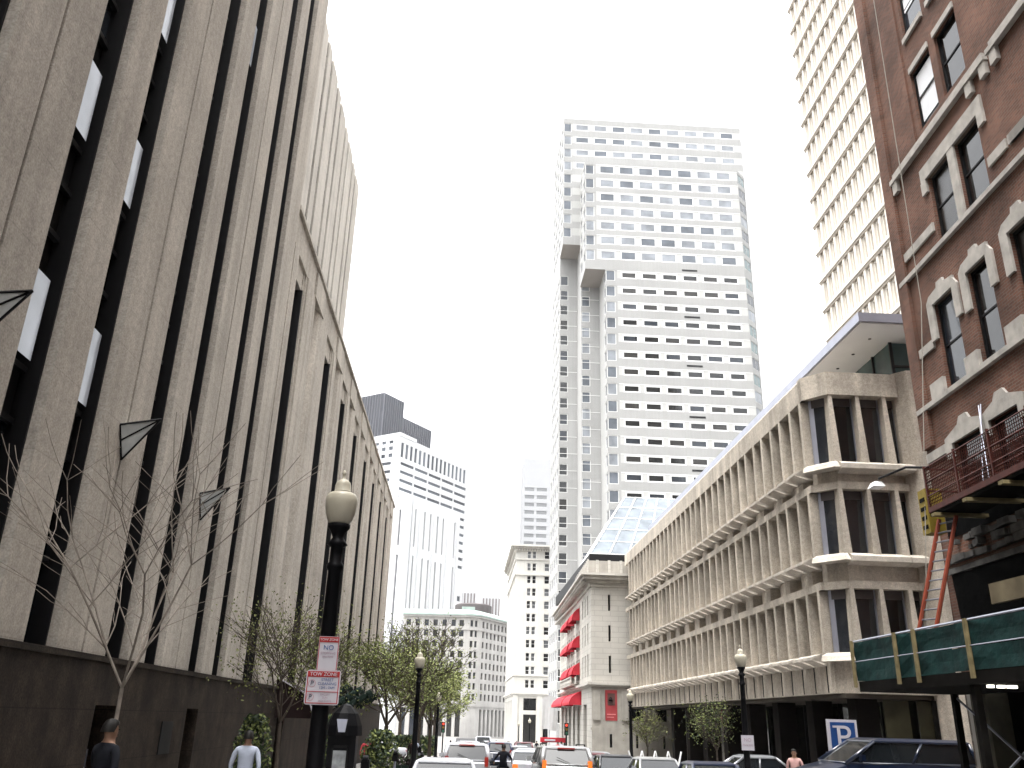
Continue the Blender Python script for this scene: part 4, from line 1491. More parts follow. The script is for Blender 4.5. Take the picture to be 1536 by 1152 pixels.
# ------------------------------------------------------------------ old stone building closing the street
so = thing("rounded_stone_building", "grey stone office building with a green copper cornice closing the street", "building", (2, 315, -4))
wsn = Wins(51)
sm = MB()
SC = (0.6, 300, 0)
A1, A2 = R(-9), R(62)
srows = [(6.9 + 3.35 * k + 0.7, 6.9 + 3.35 * k + 2.75) for k in range(8)]
o1 = (SC[0] - 22 * math.cos(A1), SC[1] - 22 * math.sin(A1), 0)
GS = [M_GL_DARK, M_GL_DIM, M_GL_DARK, M_GL_BLUE]
wall(sm, wsn, o1, A1, [(1.0 + 3.1 * k, 2.5 + 3.1 * k) for k in range(6)] + [(19.2, 20.8)], srows, 0, 21, 6.0, 34.2, 0.5, 's', GS, M_DARKMETAL, 0.09)
wall(sm, wsn, o1, A1, [(1.0 + 3.1 * k, 2.7 + 3.1 * k) for k in range(6)] + [(19.2, 20.9)], [(-3.6, 4.9)], 0, 21, -4.5, 6.0, 0.7, 'd', GS, M_DARKMETAL, 0.12)
# rounded corner in four facets
pts = []
c0 = Vector((o1[0] + 21 * math.cos(A1), o1[1] + 21 * math.sin(A1), 0))
cur, ang = c0, A1
for q in range(4):
    ang = A1 + (A2 - A1) * (q + 1) / 5
    wall(sm, wsn, tuple(cur), ang, [(0.35, 1.35)] if q in (1, 2) else [], srows, 0, 1.7, 6.0, 34.2, 0.5, 's', GS, M_DARKMETAL, 0.09)
    wall(sm, wsn, tuple(cur), ang, [], [], 0, 1.7, -4.5, 6.0, 0.5, 's', GS, M_DARKMETAL, 0.09)
    pts.append((cur.copy(), ang, 1.7))
    cur = cur + Vector((math.cos(ang), math.sin(ang), 0)) * 1.7
wall(sm, wsn, tuple(cur), A2, [(0.8 + 3.0 * k, 2.2 + 3.0 * k) for k in range(9)], srows, 0, 27.5, 6.0, 34.2, 0.5, 's', GS, M_DARKMETAL, 0.09)
wall(sm, wsn, tuple(cur), A2, [(0.7 + 3.0 * k, 2.3 + 3.0 * k) for k in range(9)], [(-3.6, 4.9)], 0, 27.5, -4.5, 6.0, 0.7, 'd', GS, M_DARKMETAL, 0.12)
segs = [(Vector(o1), A1, 21.0)] + pts + [(cur.copy(), A2, 27.5)]
sm.build("wall", M_STONEB, so)
wsn.finish(so, "window", 100)
for nm_, w0_, z0_, z1_ in (("string_course", -0.25, 5.7, 6.3), ("string_course", -0.3, 29.9, 30.3), ("cornice", -0.7, 34.0, 34.6)):
    sc_ = MB()
    for o_, a_, L in segs:
        sc_.T(tuple(o_), a_).box(-0.12, w0_, z0_, L + 0.12, 0.02, z1_)
    sc_.build(nm_, M_STONEB, so)
sc_ = MB()
for o_, a_, L in segs:
    sc_.T(tuple(o_), a_).sweep([(-1.0, 34.6), (-1.0, 35.1), (1.2, 36.6), (2.0, 36.6), (2.0, 34.6)], -0.2, L + 0.2)
sc_.build("copper_eave", M_COPPER, so)
rfm = MB()
top = [Vector(o1)] + [s[0] for s in segs[1:]] + [cur + Vector((math.cos(A2), math.sin(A2), 0)) * 27.5]
rfm.face([(p.x, p.y, 35.5) for p in top] + [(top[-1].x - 5, top[-1].y + 20, 35.5), (o1[0], o1[1] + 40, 35.5)])
rfo = rfm.build("roof", M_COPPER, so)
ph = MB()
ph.lathe([(6.6, 0), (6.6, 4.2), (6.2, 4.6), (2, 5.2)], 20, (2.5, 316, 35.4))
ph.build("penthouse", M_DRUM, rfo)
ph = MB()
ph.box(-1.5, 303.5, 35.4, 3.0, 308, 37.9)
ph.build("roof_hut", M_COPPER, rfo)

# ------------------------------------------------------------------ far towers
TA, TB = R(56), R(-34)
tu, tl_ = Vector((math.cos(TA), math.sin(TA), 0)), Vector((-math.cos(TB), -math.sin(TB), 0))
wt = thing("white_office_tower", "white office tower with banded windows and a slotted lower block", "building", (-30, 420, -4))
wx = Wins(61)
wm_ = MB()
M_WB = M_WTOWER
GD = [mat("grey_tower_glass", (0.035,0.04,0.05), 0.3, 0.2, 0.1), mat("pale_tower_glass", (0.075,0.085,0.10), 0.3, 0.2, 0.1)]
T0 = Vector((-36.0, 400, 0))
L0 = T0 + tl_ * 40
bands = [(121 - 4.15 * k - 1.6, 121 - 4.15 * k) for k in range(1, 12)]
wall(wm_, wx, tuple(T0), TA, [(2.0 + 11.5 * k, 12.6 + 11.5 * k) for k in range(5)], bands, 0, 60, 60, 117.5, 0.4, '', GD, M_WB, 0.1)
wall(wm_, wx, tuple(T0), TA, [(1.5 + 3.6 * k, 3.7 + 3.6 * k) for k in range(16)], [(119, 126.5)], 0, 60, 117.5, 129.5, 0.4, '', GD, M_WB, 0.1)
wall(wm_, wx, tuple(L0), TB, [(1.0 + 9 * k, 8.6 + 9 * k) for k in range(4)], bands, 0, 40, 60, 117.5, 0.4, '', GD, M_WB, 0.1)
wall(wm_, wx, tuple(L0), TB, [(2 + 4.5 * k, 4.6 + 4.5 * k) for k in range(8)], [(119, 121), (122.6, 124.6), (126, 127.6)], 0, 40, 117.5, 131, 0.4, '', GD, M_WB, 0.1)
wall(wm_, wx, tuple(T0), TA, [(50.5, 53.6), (55.4, 58.2)], [(60 - 4.15 * k - 2.6, 60 - 4.15 * k) for k in range(14)], 0, 60, -5, 60, 0.4, '', GD, M_WB, 0.1)
# slotted lower block standing in front
B0 = T0 + Vector((8.3, -24, 0))
LB0 = B0 + tl_ * 30
us, hu = edges([(4, 5), (10, 11.4), (14, 15.2), (20, 21), (24.5, 25.5), (33, 34.2)], 0, 44)
wall(wm_, wx, tuple(B0), TA, [(5, 6.1), (12, 13.1), (16.5, 17.6), (22, 23.1), (26.5, 27.6), (36, 37.1)], [(16, 68), (72, 89)], 0, 40, -5, 94, 0.7, '', [GD[0]], M_WB, 0.06)
wall(wm_, wx, tuple(LB0), TB, [(4, 5.1), (12, 13.1), (19, 20.1), (25, 26.1)], [(16, 68), (72, 88)], 0, 30, -5, 94, 0.7, '', [GD[0]], M_WB, 0.06)
wm_.T()
far = T0 + tu * 60
for a, b_, z in ((T0, far, 129.5),):
    wm_.face([(T0.x, T0.y, 129.4), (far.x, far.y, 129.4), (far.x + tl_.x * 40, far.y + tl_.y * 40, 129.4), (L0.x, L0.y, 129.4)])
fb = B0 + tu * 40
wm_.face([(B0.x, B0.y, 93.9), (fb.x, fb.y, 93.9), (fb.x + tl_.x * 30, fb.y + tl_.y * 30, 93.9), (LB0.x, LB0.y, 93.9)])
wm_.face([(fb.x, fb.y, -5), (fb.x + tl_.x * 30, fb.y + tl_.y * 30, -5), (fb.x + tl_.x * 30, fb.y + tl_.y * 30, 94), (fb.x, fb.y, 94)])
wm_.face([(far.x, far.y, -5), (far.x + tl_.x * 40, far.y + tl_.y * 40, -5), (far.x + tl_.x * 40, far.y + tl_.y * 40, 129), (far.x, far.y, 129)])
for u in (0.0, 2.6, 8.5, 19, 30, 38):
    wm_.T(tuple(B0), TA).box(u, -0.7, -5, u + 1.6, 0, 93)
wm_.T(tuple(T0), TA).box(-0.2, -0.3, 129.3, 13, 14, 131.0)
wm_.build("wall", M_WB, wt)
wx.finish(wt, "window", 100)


def ribbed_tower(name, label, corner, hl, hr, z1, mw_, mrib, pitch=2.6, ribw=1.0, zlow=-5, rmat=None):
    t = thing(name, label, "building", (corner.x, corner.y, -4))
    bb_ = MB()
    a, b_, c, d = corner, corner + tu * hr, corner + tu * hr + tl_ * hl, corner + tl_ * hl
    bb_.prism([(p.x, p.y) for p in (a, b_, c, d)], zlow, z1)
    bb_.build("wall", mw_, t)
    for org, ang, L in ((corner, TA, hr), (corner + tl_ * hl, TB, hl)):
        r_ = MB(tuple(org), ang)
        k = 0
        while k * pitch + ribw < L:
            r_.box(k * pitch, -0.5, zlow + 2, k * pitch + ribw, 0.0, z1 + 0.2)
            k += 1
        r_.build("ribbing", mrib, t)
    return t


D0 = Vector((-59.0, 520, 0))
ribbed_tower("slate_grey_tower", "dark slate grey ribbed tower top rising behind the white tower", D0, 40, 20.6, 196, M_GREYTWR, M_GREYTWR_L, 2.2, 0.5)
D1 = D0 + tu * 20.8
ribbed_tower("slate_grey_annex", "lower dark slate grey ribbed block stepping down beside the grey tower", D1, 36, 32, 185.5, M_GREYTWR, M_GREYTWR_L, 2.2, 0.5)
ft = thing("pale_distant_tower", "pale far tower with faint window bands above the cream classical building", "building", (43, 575, -4))
wf = Wins(71)
fm = MB()
GF = [mat("faded_window_band", (0.16,0.165,0.17), 0.4, 0.1, 0.1)]
wall(fm, wf, (34.5, 560, 0), 0, [(1.0, 7.6), (8.9, 16.0)], [(62 + 5.2 * k, 64.6 + 5.2 * k) for k in range(17)], 0, 19, -5, 168, 0.3, '', GF, M_WTOWER, 0.1)
fm.T()
fm.face([(34.5, 560, -5), (34.5, 590, -5), (34.5, 590, 168), (34.5, 560, 168)])
fm.face([(34.5, 560, 168), (34.5, 590, 168), (53.5, 590, 168), (53.5, 560, 168)])
fm.build("wall", mat("pale_distant_stone", (0.33, 0.335, 0.345), 0.8, 0.03, 0.1), ft)
wf.finish(ft, "window", 100)
st_ = thing("striped_distant_block", "far pale block with brown vertical stripes above the copper roof", "building", (8, 620, -4))
s_ = MB()
s_.box(-7, 600, -5, 6.5, 630, 83.5)
s_.box(6.5, 603, -5, 10, 630, 76)
s_.box(10, 600, -5, 22.5, 630, 80.5)
s_.build("wall", M_WTOWER, st_)
for k in range(14):
    x = -6.2 + 2.15 * k
    if 5.5 < x < 9.8:
        continue
    z1 = 82 if x < 6 else 79
    p = MB()
    p.box(x, 599.7, z1 - 14, x + 0.95, 599.95, z1)
    p.build("window_strip", mat("brown_grey_glass", (0.16, 0.14, 0.14), 0.5, 0.1, 0.2), st_)

# ------------------------------------------------------------------ the bright hazy air down the street
hz = MB()
hz.box(-400, -120, -6.5, 500, 900, 260)
hzm = bpy.data.materials.new("haze_air")
hzm.use_nodes = True
hzn = hzm.node_tree
hzn.nodes.clear()
hv = hzn.nodes.new('ShaderNodeVolumePrincipled')
hv.inputs['Color'].default_value = (0.93, 0.94, 0.96, 1)
hv.inputs['Density'].default_value = 0.0001
hv.inputs['Anisotropy'].default_value = 0.2
hzo = hzn.nodes.new('ShaderNodeOutputMaterial')
hzn.links.new(hv.outputs[0], hzo.inputs['Volume'])
hz.build("haze", hzm, None, kind='stuff')

# ------------------------------------------------------------------ street lamps
def lamp_proto(label):
    t = thing("street_lamp", label, "street lamp", (0, 0, 0), "globe street lamps along the kerbs")
    p = MB()
    p.lathe([(0.24, 0), (0.24, 0.25), (0.19, 0.32), (0.17, 0.75), (0.19, 0.80), (0.17, 0.9), (0.105, 1.05), (0.098, 2.2), (0.078, 3.74), (0.102, 3.77), (0.102, 3.81), (0.078, 3.84),
             (0.076, 4.02), (0.125, 4.05), (0.10, 4.09), (0.065, 4.14), (0.09, 4.2), (0.135, 4.26), (0.135, 4.30)], 12)
    p.build("post", M_BLACK, t, True)
    g_ = MB()
    g_.lathe([(0.12, 4.30), (0.15, 4.35), (0.178, 4.43), (0.193, 4.52), (0.197, 4.58), (0.19, 4.64), (0.165, 4.68), (0.11, 4.70)], 20)
    go = g_.build("globe", M_GLOBE, t, True)
    f_ = MB()
    f_.lathe([(0.115, 4.70), (0.10, 4.715), (0.098, 4.79), (0.085, 4.83), (0.05, 4.86), (0.022, 4.875), (0.018, 4.92), (0.03, 4.94), (0.005, 4.99)], 14)
    f_.build("finial", M_GLOBE, go, True)
    return t


lamp = lamp_proto("black street lamp with milky globe carrying two stacked tow zone signs")
lamp.location = (-1.6, 10.5, gz(10.5) - 0.02)
for (x, y, lab) in ((-1.66, 34, "black globe street lamp at the left kerb in front of the green trees"),
                    (-1.55, 60, "black globe street lamp half hidden behind the leafier trees at the left kerb"),
                    (9.05, 29, "black globe street lamp with small white sign in front of the concrete block"),
                    (9.45, 51, "black globe street lamp before the hotel corner and its zigzag rack"),
                    (9.3, 125, "small far globe street lamp in front of the cream classical building"),
                    (9.4, 150, "tiny farthest globe street lamp before the cream classical building")):
    copy_tree(lamp, (x, y, gz(y) - (0.0 if y < 40 else 0.2)), 0, lab)

# signs on the first lamp
LY = 10.36
s1 = thing("parking_sign", "faded no stopping tow zone sign mounted above the street cleaning sign", "sign", (-1.555, LY, 2.36))
s1p = MB()
s1p.prism([(-1.672, LY), (-1.44, LY), (-1.44, LY + 0.006), (-1.672, LY + 0.006)], 2.36, 2.74)
s1p.build("plate", M_SIGNW, s1)
s1r = MB()
s1r.box(-1.668, LY - 0.004, 2.675, -1.444, LY - 0.0005, 2.735)
for a in ((-1.668, 2.365, -1.66, 2.672), (-1.452, 2.365, -1.444, 2.672), (-1.66, 2.365, -1.452, 2.372)):
    s1r.box(a[0], LY - 0.004, a[1], a[2], LY - 0.0005, a[3])
s1r.build("red_band", M_SIGNR, s1)
text("TOW ZONE", 0.038, (-1.556, LY - 0.006, 2.704), s1, M_SIGNW)
text("NO", 0.075, (-1.556, LY - 0.003, 2.615), s1, M_INKB)
text("STOPPING", 0.036, (-1.556, LY - 0.003, 2.555), s1, mat("faded_ink", (0.35, 0.25, 0.30), 0.6, 0.0))
text("ANYTIME", 0.03, (-1.556, LY - 0.003, 2.515), s1, MATS["faded_ink"])
s2 = thing("parking_sign", "red bordered street cleaning tow zone sign at the bottom of the pair", "sign", (-1.575, LY - 0.03, 1.99))
L2 = LY - 0.02
pb = MB()
r_ = 0.03
poly = []
for cx, cz, a0 in ((-1.385 - r_, 2.0 + r_, -90), (-1.385 - r_, 2.37 - r_, 0), (-1.77 + r_, 2.37 - r_, 90), (-1.77 + r_, 2.0 + r_, 180)):
    for q in range(4):
        t_ = R(a0 + q * 30)
        poly.append((cx + r_ * math.cos(t_), cz + r_ * math.sin(t_)))
plate(pb, poly, L2, L2 + 0.006)
pb.build("plate", M_SIGNW, s2)
rbm = MB()
for a in ((-1.757, 2.295, -1.398, 2.357), (-1.757, 2.013, -1.747, 2.295), (-1.408, 2.013, -1.398, 2.295), (-1.747, 2.013, -1.408, 2.022), (-1.747, 2.135, -1.408, 2.142)):
    rbm.box(a[0], L2 - 0.004, a[1], a[2], L2 - 0.0005, a[3])
rbm.build("red_band", M_SIGNR, s2)
text("TOW ZONE", 0.056, (-1.5775, L2 - 0.006, 2.325), s2, M_SIGNW)
for cx, cz, rr_ in ((-1.70, 2.225, 0.042), (-1.705, 2.08, 0.040)):
    rg_ = MB()
    n = 20
    for q in range(n):
        a0, a1 = 2 * math.pi * q / n, 2 * math.pi * (q + 1) / n
        rg_.face([(cx + rr_ * math.cos(a0), L2 - 0.002, cz + rr_ * math.sin(a0)), (cx + rr_ * math.cos(a1), L2 - 0.002, cz + rr_ * math.sin(a1)),
                  (cx + rr_ * 0.84 * math.cos(a1), L2 - 0.002, cz + rr_ * 0.84 * math.sin(a1)), (cx + rr_ * 0.84 * math.cos(a0), L2 - 0.002, cz + rr_ * 0.84 * math.sin(a0))])
    rg_.build("symbol_ring", mat("faded_red_ink", (0.45, 0.25, 0.27), 0.6, 0.0), s2)
    text("P", 0.075, (cx, L2 - 0.003, cz), s2, M_INK, thick=0.001)
for k, tx in enumerate(("STREET", "CLEANING", "12M - 7AM")):
    text(tx, 0.043 if k < 2 else 0.038, (-1.53, L2 - 0.003, 2.265 - 0.042 * k), s2, M_INKB, thick=0.001)
for k, tx in enumerate(("EXCEPT", "SUN", "HOLIDAYS")):
    text(tx, 0.030, (-1.54, L2 - 0.003, 2.11 - 0.034 * k), s2, MATS["faded_ink"], thick=0.001)
s3 = thing("parking_sign", "small square white sign on the lamp post before the concrete block", "sign", (9.05, 28.85, 1.3))
pb = MB()
pb.box(8.85, 28.83, 1.22, 9.25, 28.84, 1.66)
pb.build("plate", M_SIGNW, s3)
for k, tx in enumerate(("NO", "PARKING")):
    text(tx, 0.15 if k == 0 else 0.08, (9.05, 28.825, 1.52 - 0.15 * k), s3, MATS["faded_ink"], thick=0.001)
# square parking sign of the garage
ps_ = thing("parking_garage_sign", "square blue garage sign with a large white letter P behind the pickup", "sign", (11.5, 26, 0.2))
pm = MB()
pm.box(11.310, 27.95, 1.11, 12.240, 28.05, 2.20)
pm.build("frame", M_SIGNW, ps_)
pm = MB()
pm.box(11.390, 27.935, 1.19, 12.160, 27.948, 2.12)
pm.build("panel", M_SIGNB, ps_)
text("P", 0.95, (11.775, 27.925, 1.66), ps_, M_SIGNW, thick=0.004, sx=1.05)
sf_ = MB()   # serifs of the letter
sf_.box(11.480, 27.92, 1.26, 11.760, 27.932, 1.33)
sf_.box(11.460, 27.92, 1.96, 11.660, 27.932, 2.02)
sf_.build("serif", M_SIGNW, ps_)
pm = MB()
for x in (11.410, 12.140):
    pm.box(x - 0.03, 27.97, gz(28) + 0.15, x + 0.03, 28.03, 1.11)
pm.build("post", M_METAL, ps_)

# ------------------------------------------------------------------ trees
def tree(name, label, loc, h, spread, seed, leaf, nleaf, lsize, bark, trunk_h, r0, group=None, levels=4, upright=0.6, lm2=None, nl=4):
    rg = random.Random(seed)
    t = thing(name, label, "tree", loc, group)
    tb_, tw_ = MB(tuple(loc)), MB(tuple(loc))
    tips = []

    def grow(p, d, L, r, lev):
        n = 3
        q = p
        for k in range(n):
            d = (d + Vector((rg.uniform(-1, 1), rg.uniform(-1, 1), rg.uniform(-0.3, 0.6))) * 0.16).normalized()
            q2 = q + d * (L / n)
            ra, rb_ = r * (1 - 0.3 * k / n), r * (1 - 0.3 * (k + 1) / n)
            (tb_ if lev < 2 else tw_).tube(tuple(q), tuple(q2), ra, rb_, 7 if lev < 2 else 4, cap=False)
            if lev >= 2:
                tips.append((q2, lev))
            if lev < levels and k >= 1 - (lev > 0):
                a = rg.uniform(0, 6.28)
                side = Vector((math.cos(a), math.sin(a), 0))
                nd = (d * upright + side * (0.62 + 0.25 * rg.random()) * spread).normalized()
                grow(q2, nd, L * rg.uniform(0.6, 0.8), r * 0.55, lev + 1)
            q = q2
        if lev < levels:
            for s_ in range(2):
                a = rg.uniform(0, 6.28)
                nd = (d * 0.9 + Vector((math.cos(a), math.sin(a), 0.1)) * 0.45 * spread).normalized()
                grow(q, nd, L * 0.72, r * 0.6, lev + 1)

    d0 = Vector((rg.uniform(-0.05, 0.05), rg.uniform(-0.05, 0.05), 1)).normalized()
    base = Vector((0, 0, 0))
    topv = base + d0 * trunk_h
    tb_.tube((0, 0, -0.1), (0, 0, 0.25), r0 * 1.5, r0 * 1.1, 8, cap=False)
    tb_.tube((0, 0, 0.25), tuple(topv), r0 * 1.1, r0 * 0.85, 8, cap=False)
    for s_ in range(nl):
        a = 6.28 * s_ / nl + rg.uniform(-0.4, 0.4)
        nd = Vector((math.cos(a) * 0.55 * spread, math.sin(a) * 0.55 * spread, 1)).normalized()
        grow(topv, nd, (h - trunk_h) * 0.36, r0 * 0.55, 1)
    to = tb_.build("trunk", bark, t, True)
    tw_.build("twigs", bark, t)
    if nleaf:
        lf = MB(tuple(loc))
        for k in range(nleaf):
            p, lev = rg.choice(tips)
            p = p + Vector((rg.gauss(0, 1), rg.gauss(0, 1), rg.gauss(0, 1))) * 0.28
            a = Vector((rg.gauss(0, 1), rg.gauss(0, 1), rg.gauss(0, 1))).normalized() * lsize * rg.uniform(0.5, 1.2)
            b2 = a.orthogonal().normalized() * lsize * 0.55
            if rg.random() < 0.5:
                b2 = a.cross(b2).normalized() * lsize * 0.55
            i = len(lf.v)
            for q in (p - a * 0.5, p + b2 * 0.5, p + a * 0.5, p - b2 * 0.5):
                lf.p(*q)
            lf.f.append([i, i + 1, i + 2, i + 3])
            lf.m.append(1 if (lm2 and rg.random() < 0.4) else 0)
        lf.build("crown", [leaf, lm2 or leaf], t)
    return t


tree("bare_tree", "bare pale twigged young tree in front of the granite fins at far left", (-4.95, 13.5, gz(13.5) + 0.15), 7.7, 1.1, 12, None, 0, 0.1, M_BARK_P, 2.3, 0.034, levels=3, upright=0.8, nl=5)
tree("street_tree", "slim budding tree just left of the tow zone signs", (-4.6, 24, gz(24) + 0.15), 5.6, 0.8, 3, M_LEAF3, 1500, 0.085, M_BARK, 2.0, 0.055, "leafing street trees on the left pavement", 4, lm2=M_LEAF1)
tree("street_tree", "budding tree behind the black kiosk, right of the tow zone signs", (-4.75, 31, gz(31) + 0.15), 5.6, 0.75, 4, M_LEAF3, 1500, 0.11, M_BARK, 2.2, 0.06, "leafing street trees on the left pavement", 4, lm2=M_LEAF1)
tree("street_tree", "broad fresh green tree left of the second lamp post", (-4.2, 52, gz(52) + 0.15), 8.4, 1.0, 5, M_LEAF1, 4200, 0.17, M_BARK, 2.3, 0.14, "leafing street trees on the left pavement", 4, lm2=M_LEAF2)
tree("street_tree", "dark trunked tall tree with upright bare tips behind the second lamp post", (-2.9, 62, gz(62) + 0.15), 10.5, 0.85, 6, M_LEAF3, 2600, 0.17, M_BARK, 2.8, 0.18, "leafing street trees on the left pavement", 4, lm2=M_LEAF1)
tree("street_tree", "bright yellow green tree closest to the traffic lane", (-2.4, 74, gz(74) + 0.15), 8.2, 0.95, 7, M_LEAF2, 5500, 0.19, M_BARK, 2.4, 0.14, "leafing street trees on the left pavement", 4, lm2=M_LEAF1)
tree("street_tree", "distant tall half bare tree beyond the cross street, left of the bright green tree", (-6.5, 100, gz(100) + 0.15), 13.0, 1.0, 8, M_LEAF3, 6000, 0.28, M_BARK, 3.2, 0.2, "leafing street trees on the left pavement", 4, lm2=M_LEAF2)
tree("street_tree", "distant yellow green tree beyond the cross street at the end of the row", (-3.2, 112, gz(112) + 0.15), 11.0, 1.0, 9, M_LEAF2, 7000, 0.3, M_BARK, 3.0, 0.2, "leafing street trees on the left pavement", 4, lm2=M_LEAF1)
tree("small_tree", "small sparse tree in front of the limestone hotel wall", (11.4, 56.5, gz(56) + 0.15), 4.0, 0.9, 15, M_LEAF3, 900, 0.12, M_BARK, 1.5, 0.07, levels=4, lm2=M_LEAF1)
tree("small_tree", "added leafy tree standing in for foliage reflected in the dark shop windows", (12.3, 44, gz(44) + 0.15), 4.0, 0.8, 16, M_LEAF1, 1500, 0.11, M_BARK, 1.5, 0.05, levels=4, lm2=M_LEAFD)  # added tree in place of greenery reflected in the shop glass


def shrub(label, loc, w, h, seed, n, m, ls):
    rg = random.Random(seed)
    t = thing("shrub", label, "shrub", loc, "clipped shrubs by the granite block")
    st = MB(tuple(loc))
    for k in range(7):
        st.tube((0, 0, 0), (rg.uniform(-w, w) * 0.5, rg.uniform(-w, w) * 0.5, h * rg.uniform(0.6, 0.95)), 0.02, 0.008, 4)
    st.build("stem", M_BARK, t)
    lf = MB(tuple(loc))
    for k in range(n):
        z = rg.random()
        rr2 = w * 0.6 * math.sqrt(rg.random()) * (0.65 + 0.5 * math.sin(3.0 * z + 0.3))
        a = rg.uniform(0, 6.28)
        p = Vector((rr2 * math.cos(a), rr2 * math.sin(a), 0.1 + h * z))
        d = Vector((rg.gauss(0, 1), rg.gauss(0, 1), rg.gauss(0, 1))).normalized() * ls
        e_ = d.orthogonal().normalized() * ls * 0.5
        lf.face([tuple(p - d), tuple(p + e_), tuple(p + d), tuple(p - e_)], 1 if rg.random() < 0.35 else 0)
    lf.build("foliage", [m, M_LEAF1], t)
    return t


shrub("dark bushy shrub against the granite base behind the walker in white", (-5.6, 25.5, gz(25) + 0.15), 0.8, 2.1, 1, 1600, M_LEAFD, 0.07)
shrub("dark tall shrub growing behind the black kiosk", (-3.2, 22.6, gz(22.6) + 0.15), 0.65, 2.1, 2, 1300, M_LEAFD, 0.06)
shrub("dark low shrub between the kiosk and the second lamp post", (-3.4, 40, gz(40) + 0.15), 1.2, 1.9, 3, 1500, M_LEAFD, 0.10)

hd_ = thing("hedge", "added dark green hedge standing in for shade behind the left trees", "hedge", (-10, 99, gz(99) + 0.15))  # added dark greenery in place of the shade under the trees
hb = MB()
rgh = random.Random(31)
for k in range(5200):
    p = Vector((rgh.uniform(-18, -2.6), 99 + rgh.uniform(-0.7, 0.7), gz(99) + 0.15 + 1.9 * rgh.random() ** 0.8))
    d = Vector((rgh.gauss(0, 1), rgh.gauss(0, 1), rgh.gauss(0, 1))).normalized() * 0.20
    e_ = d.orthogonal().normalized() * 0.12
    hb.face([tuple(p - d), tuple(p + e_), tuple(p + d), tuple(p - e_)], 1 if rgh.random() < 0.3 else 0)
hb.build("foliage", [M_LEAFD, M_LEAF1], hd_)
hb = MB()
for k in range(20):
    x = -17.8 + k * 0.78
    hb.tube((x, 99, gz(99) + 0.1), (x + 0.1, 99, gz(99) + 1.6), 0.05, 0.02, 5)
hb.build("stem", M_BARK, hd_)

# ------------------------------------------------------------------ pavement furniture, left
kk = thing("kiosk", "black hooded street kiosk with a narrow poster panel beside the tow zone lamp", "kiosk", (-2.55, 20.4, gz(20.4) + 0.15))
kb = MB((-2.55, 20.4, gz(20.4) + 0.15))
kb.prism([(-0.3, -0.25), (0.3, -0.25), (0.3, 0.25), (-0.3, 0.25)], 0, 1.75)
kb.build("cabinet", M_BLACK, kk)
kb = MB((-2.55, 20.4, gz(20.4) + 0.15))
kb.lathe([(0.40, 1.75), (0.38, 1.95), (0.28, 2.2), (0.12, 2.36), (0.02, 2.4)], 10)
kb.build("hood", M_BLACK, kk)
kb = MB((-2.55, 20.4, gz(20.4) + 0.15))
kb.prism([(-0.07, -0.41), (0.07, -0.41), (0.07, -0.36), (-0.07, -0.36)], 1.82, 2.08, 0, [(-0.13, -0.37), (0.1, -0.37), (0.1, -0.3), (-0.13, -0.3)])
kb.build("badge", M_METAL, kk)
kb = MB((-2.55, 20.4, gz(20.4) + 0.15))
kb.box(-0.16, -0.27, 0.5, 0.12, -0.255, 1.45)
po_ = kb.build("poster_panel", mat("pale_poster", (0.30, 0.32, 0.33), 0.5, 0.4, 6), kk)
kb = MB((-2.55, 20.4, gz(20.4) + 0.15))
for z in (1.5, 0.42):
    kb.box(-0.2, -0.28, z, 0.16, -0.255, z + 0.05)
kb.box(-0.2, -0.28, 0.42, -0.165, -0.255, 1.55)
kb.box(0.125, -0.28, 0.42, 0.16, -0.255, 1.55)
kb.build("frame", M_DARKMETAL, po_)

awning(34.3, 36.5, 1.75, 3.1, 1.5, "near black door awning with a pale slanted edge on the granite base", name="door_awning", m=M_REDAWN, grp="door awnings of the granite block", org=(-6.95, 0, 0), ang=A_LEFT, trimm=M_SIGNW)
for k in range(4):
    yy = 40 + 4.7 * k
    t = thing("flag", ("dark green furled flag on a slanted pole, nearest of the four on the granite block", "dark green furled flag on a slanted pole, second of the four on the granite block",
                       "dark green furled flag on a slanted pole, third of the four on the granite block", "dark green furled flag on a slanted pole, farthest of the four on the granite block")[k],
              "flag", (-6.9, yy, 2.3), "furled flags on slanted poles")
    a, b2 = Vector((-6.9, yy, 2.15)), Vector((-4.85, yy, 3.3))
    pm = MB()
    pm.tube(a, b2, 0.03, 0.02, 6)
    pm.lathe([(0.03, 0), (0.05, 0.05), (0.01, 0.1)], 8, tuple(b2))
    pm.build("pole", M_BLACK, t)
    cm_ = MB()
    rg = random.Random(k)
    for q in range(8):
        t0, t1 = 0.35 + 0.08 * q, 0.35 + 0.08 * (q + 1)
        p0, p1 = a.lerp(b2, t0), a.lerp(b2, t1)
        w0, w1 = 0.13 + 0.10 * abs(math.sin(q * 1.1)), 0.13 + 0.10 * abs(math.sin((q + 1) * 1.1))
        cm_.tube(p0 - Vector((0, 0, w0)), p1 - Vector((0, 0, w1)), w0, w1, 7, cap=True)
    cm_.build("cloth", M_GREENAWN, t)
tcx, tcy = -2.1, 47.0
tc_ = thing("litter_bin", "dark green litter bin at the left kerb before the parked white car", "bin", (tcx, tcy, gz(tcy) + 0.15))
b_ = MB((tcx, tcy, gz(tcy) + 0.15))
b_.lathe([(0.22, 0), (0.30, 0.1), (0.32, 0.85), (0.30, 0.9)], 14)
b_.build("drum", M_GREENAWN, tc_)
b_ = MB((tcx, tcy, gz(tcy) + 0.15))
b_.lathe([(0.34, 0.9), (0.34, 0.95), (0.2, 1.1), (0.05, 1.14)], 14)
b_.build("lid", M_BLACK, tc_)
pk = thing("planter", "dark planter box with red flowers around the second lamp post", "planter", (-1.9, 37, gz(37) + 0.15))
b_ = MB((-2.0, 36.6, gz(36.6) + 0.15))
b_.prism([(-0.45, -0.35), (0.45, -0.35), (0.45, 0.35), (-0.45, 0.35)], 0, 0.75)
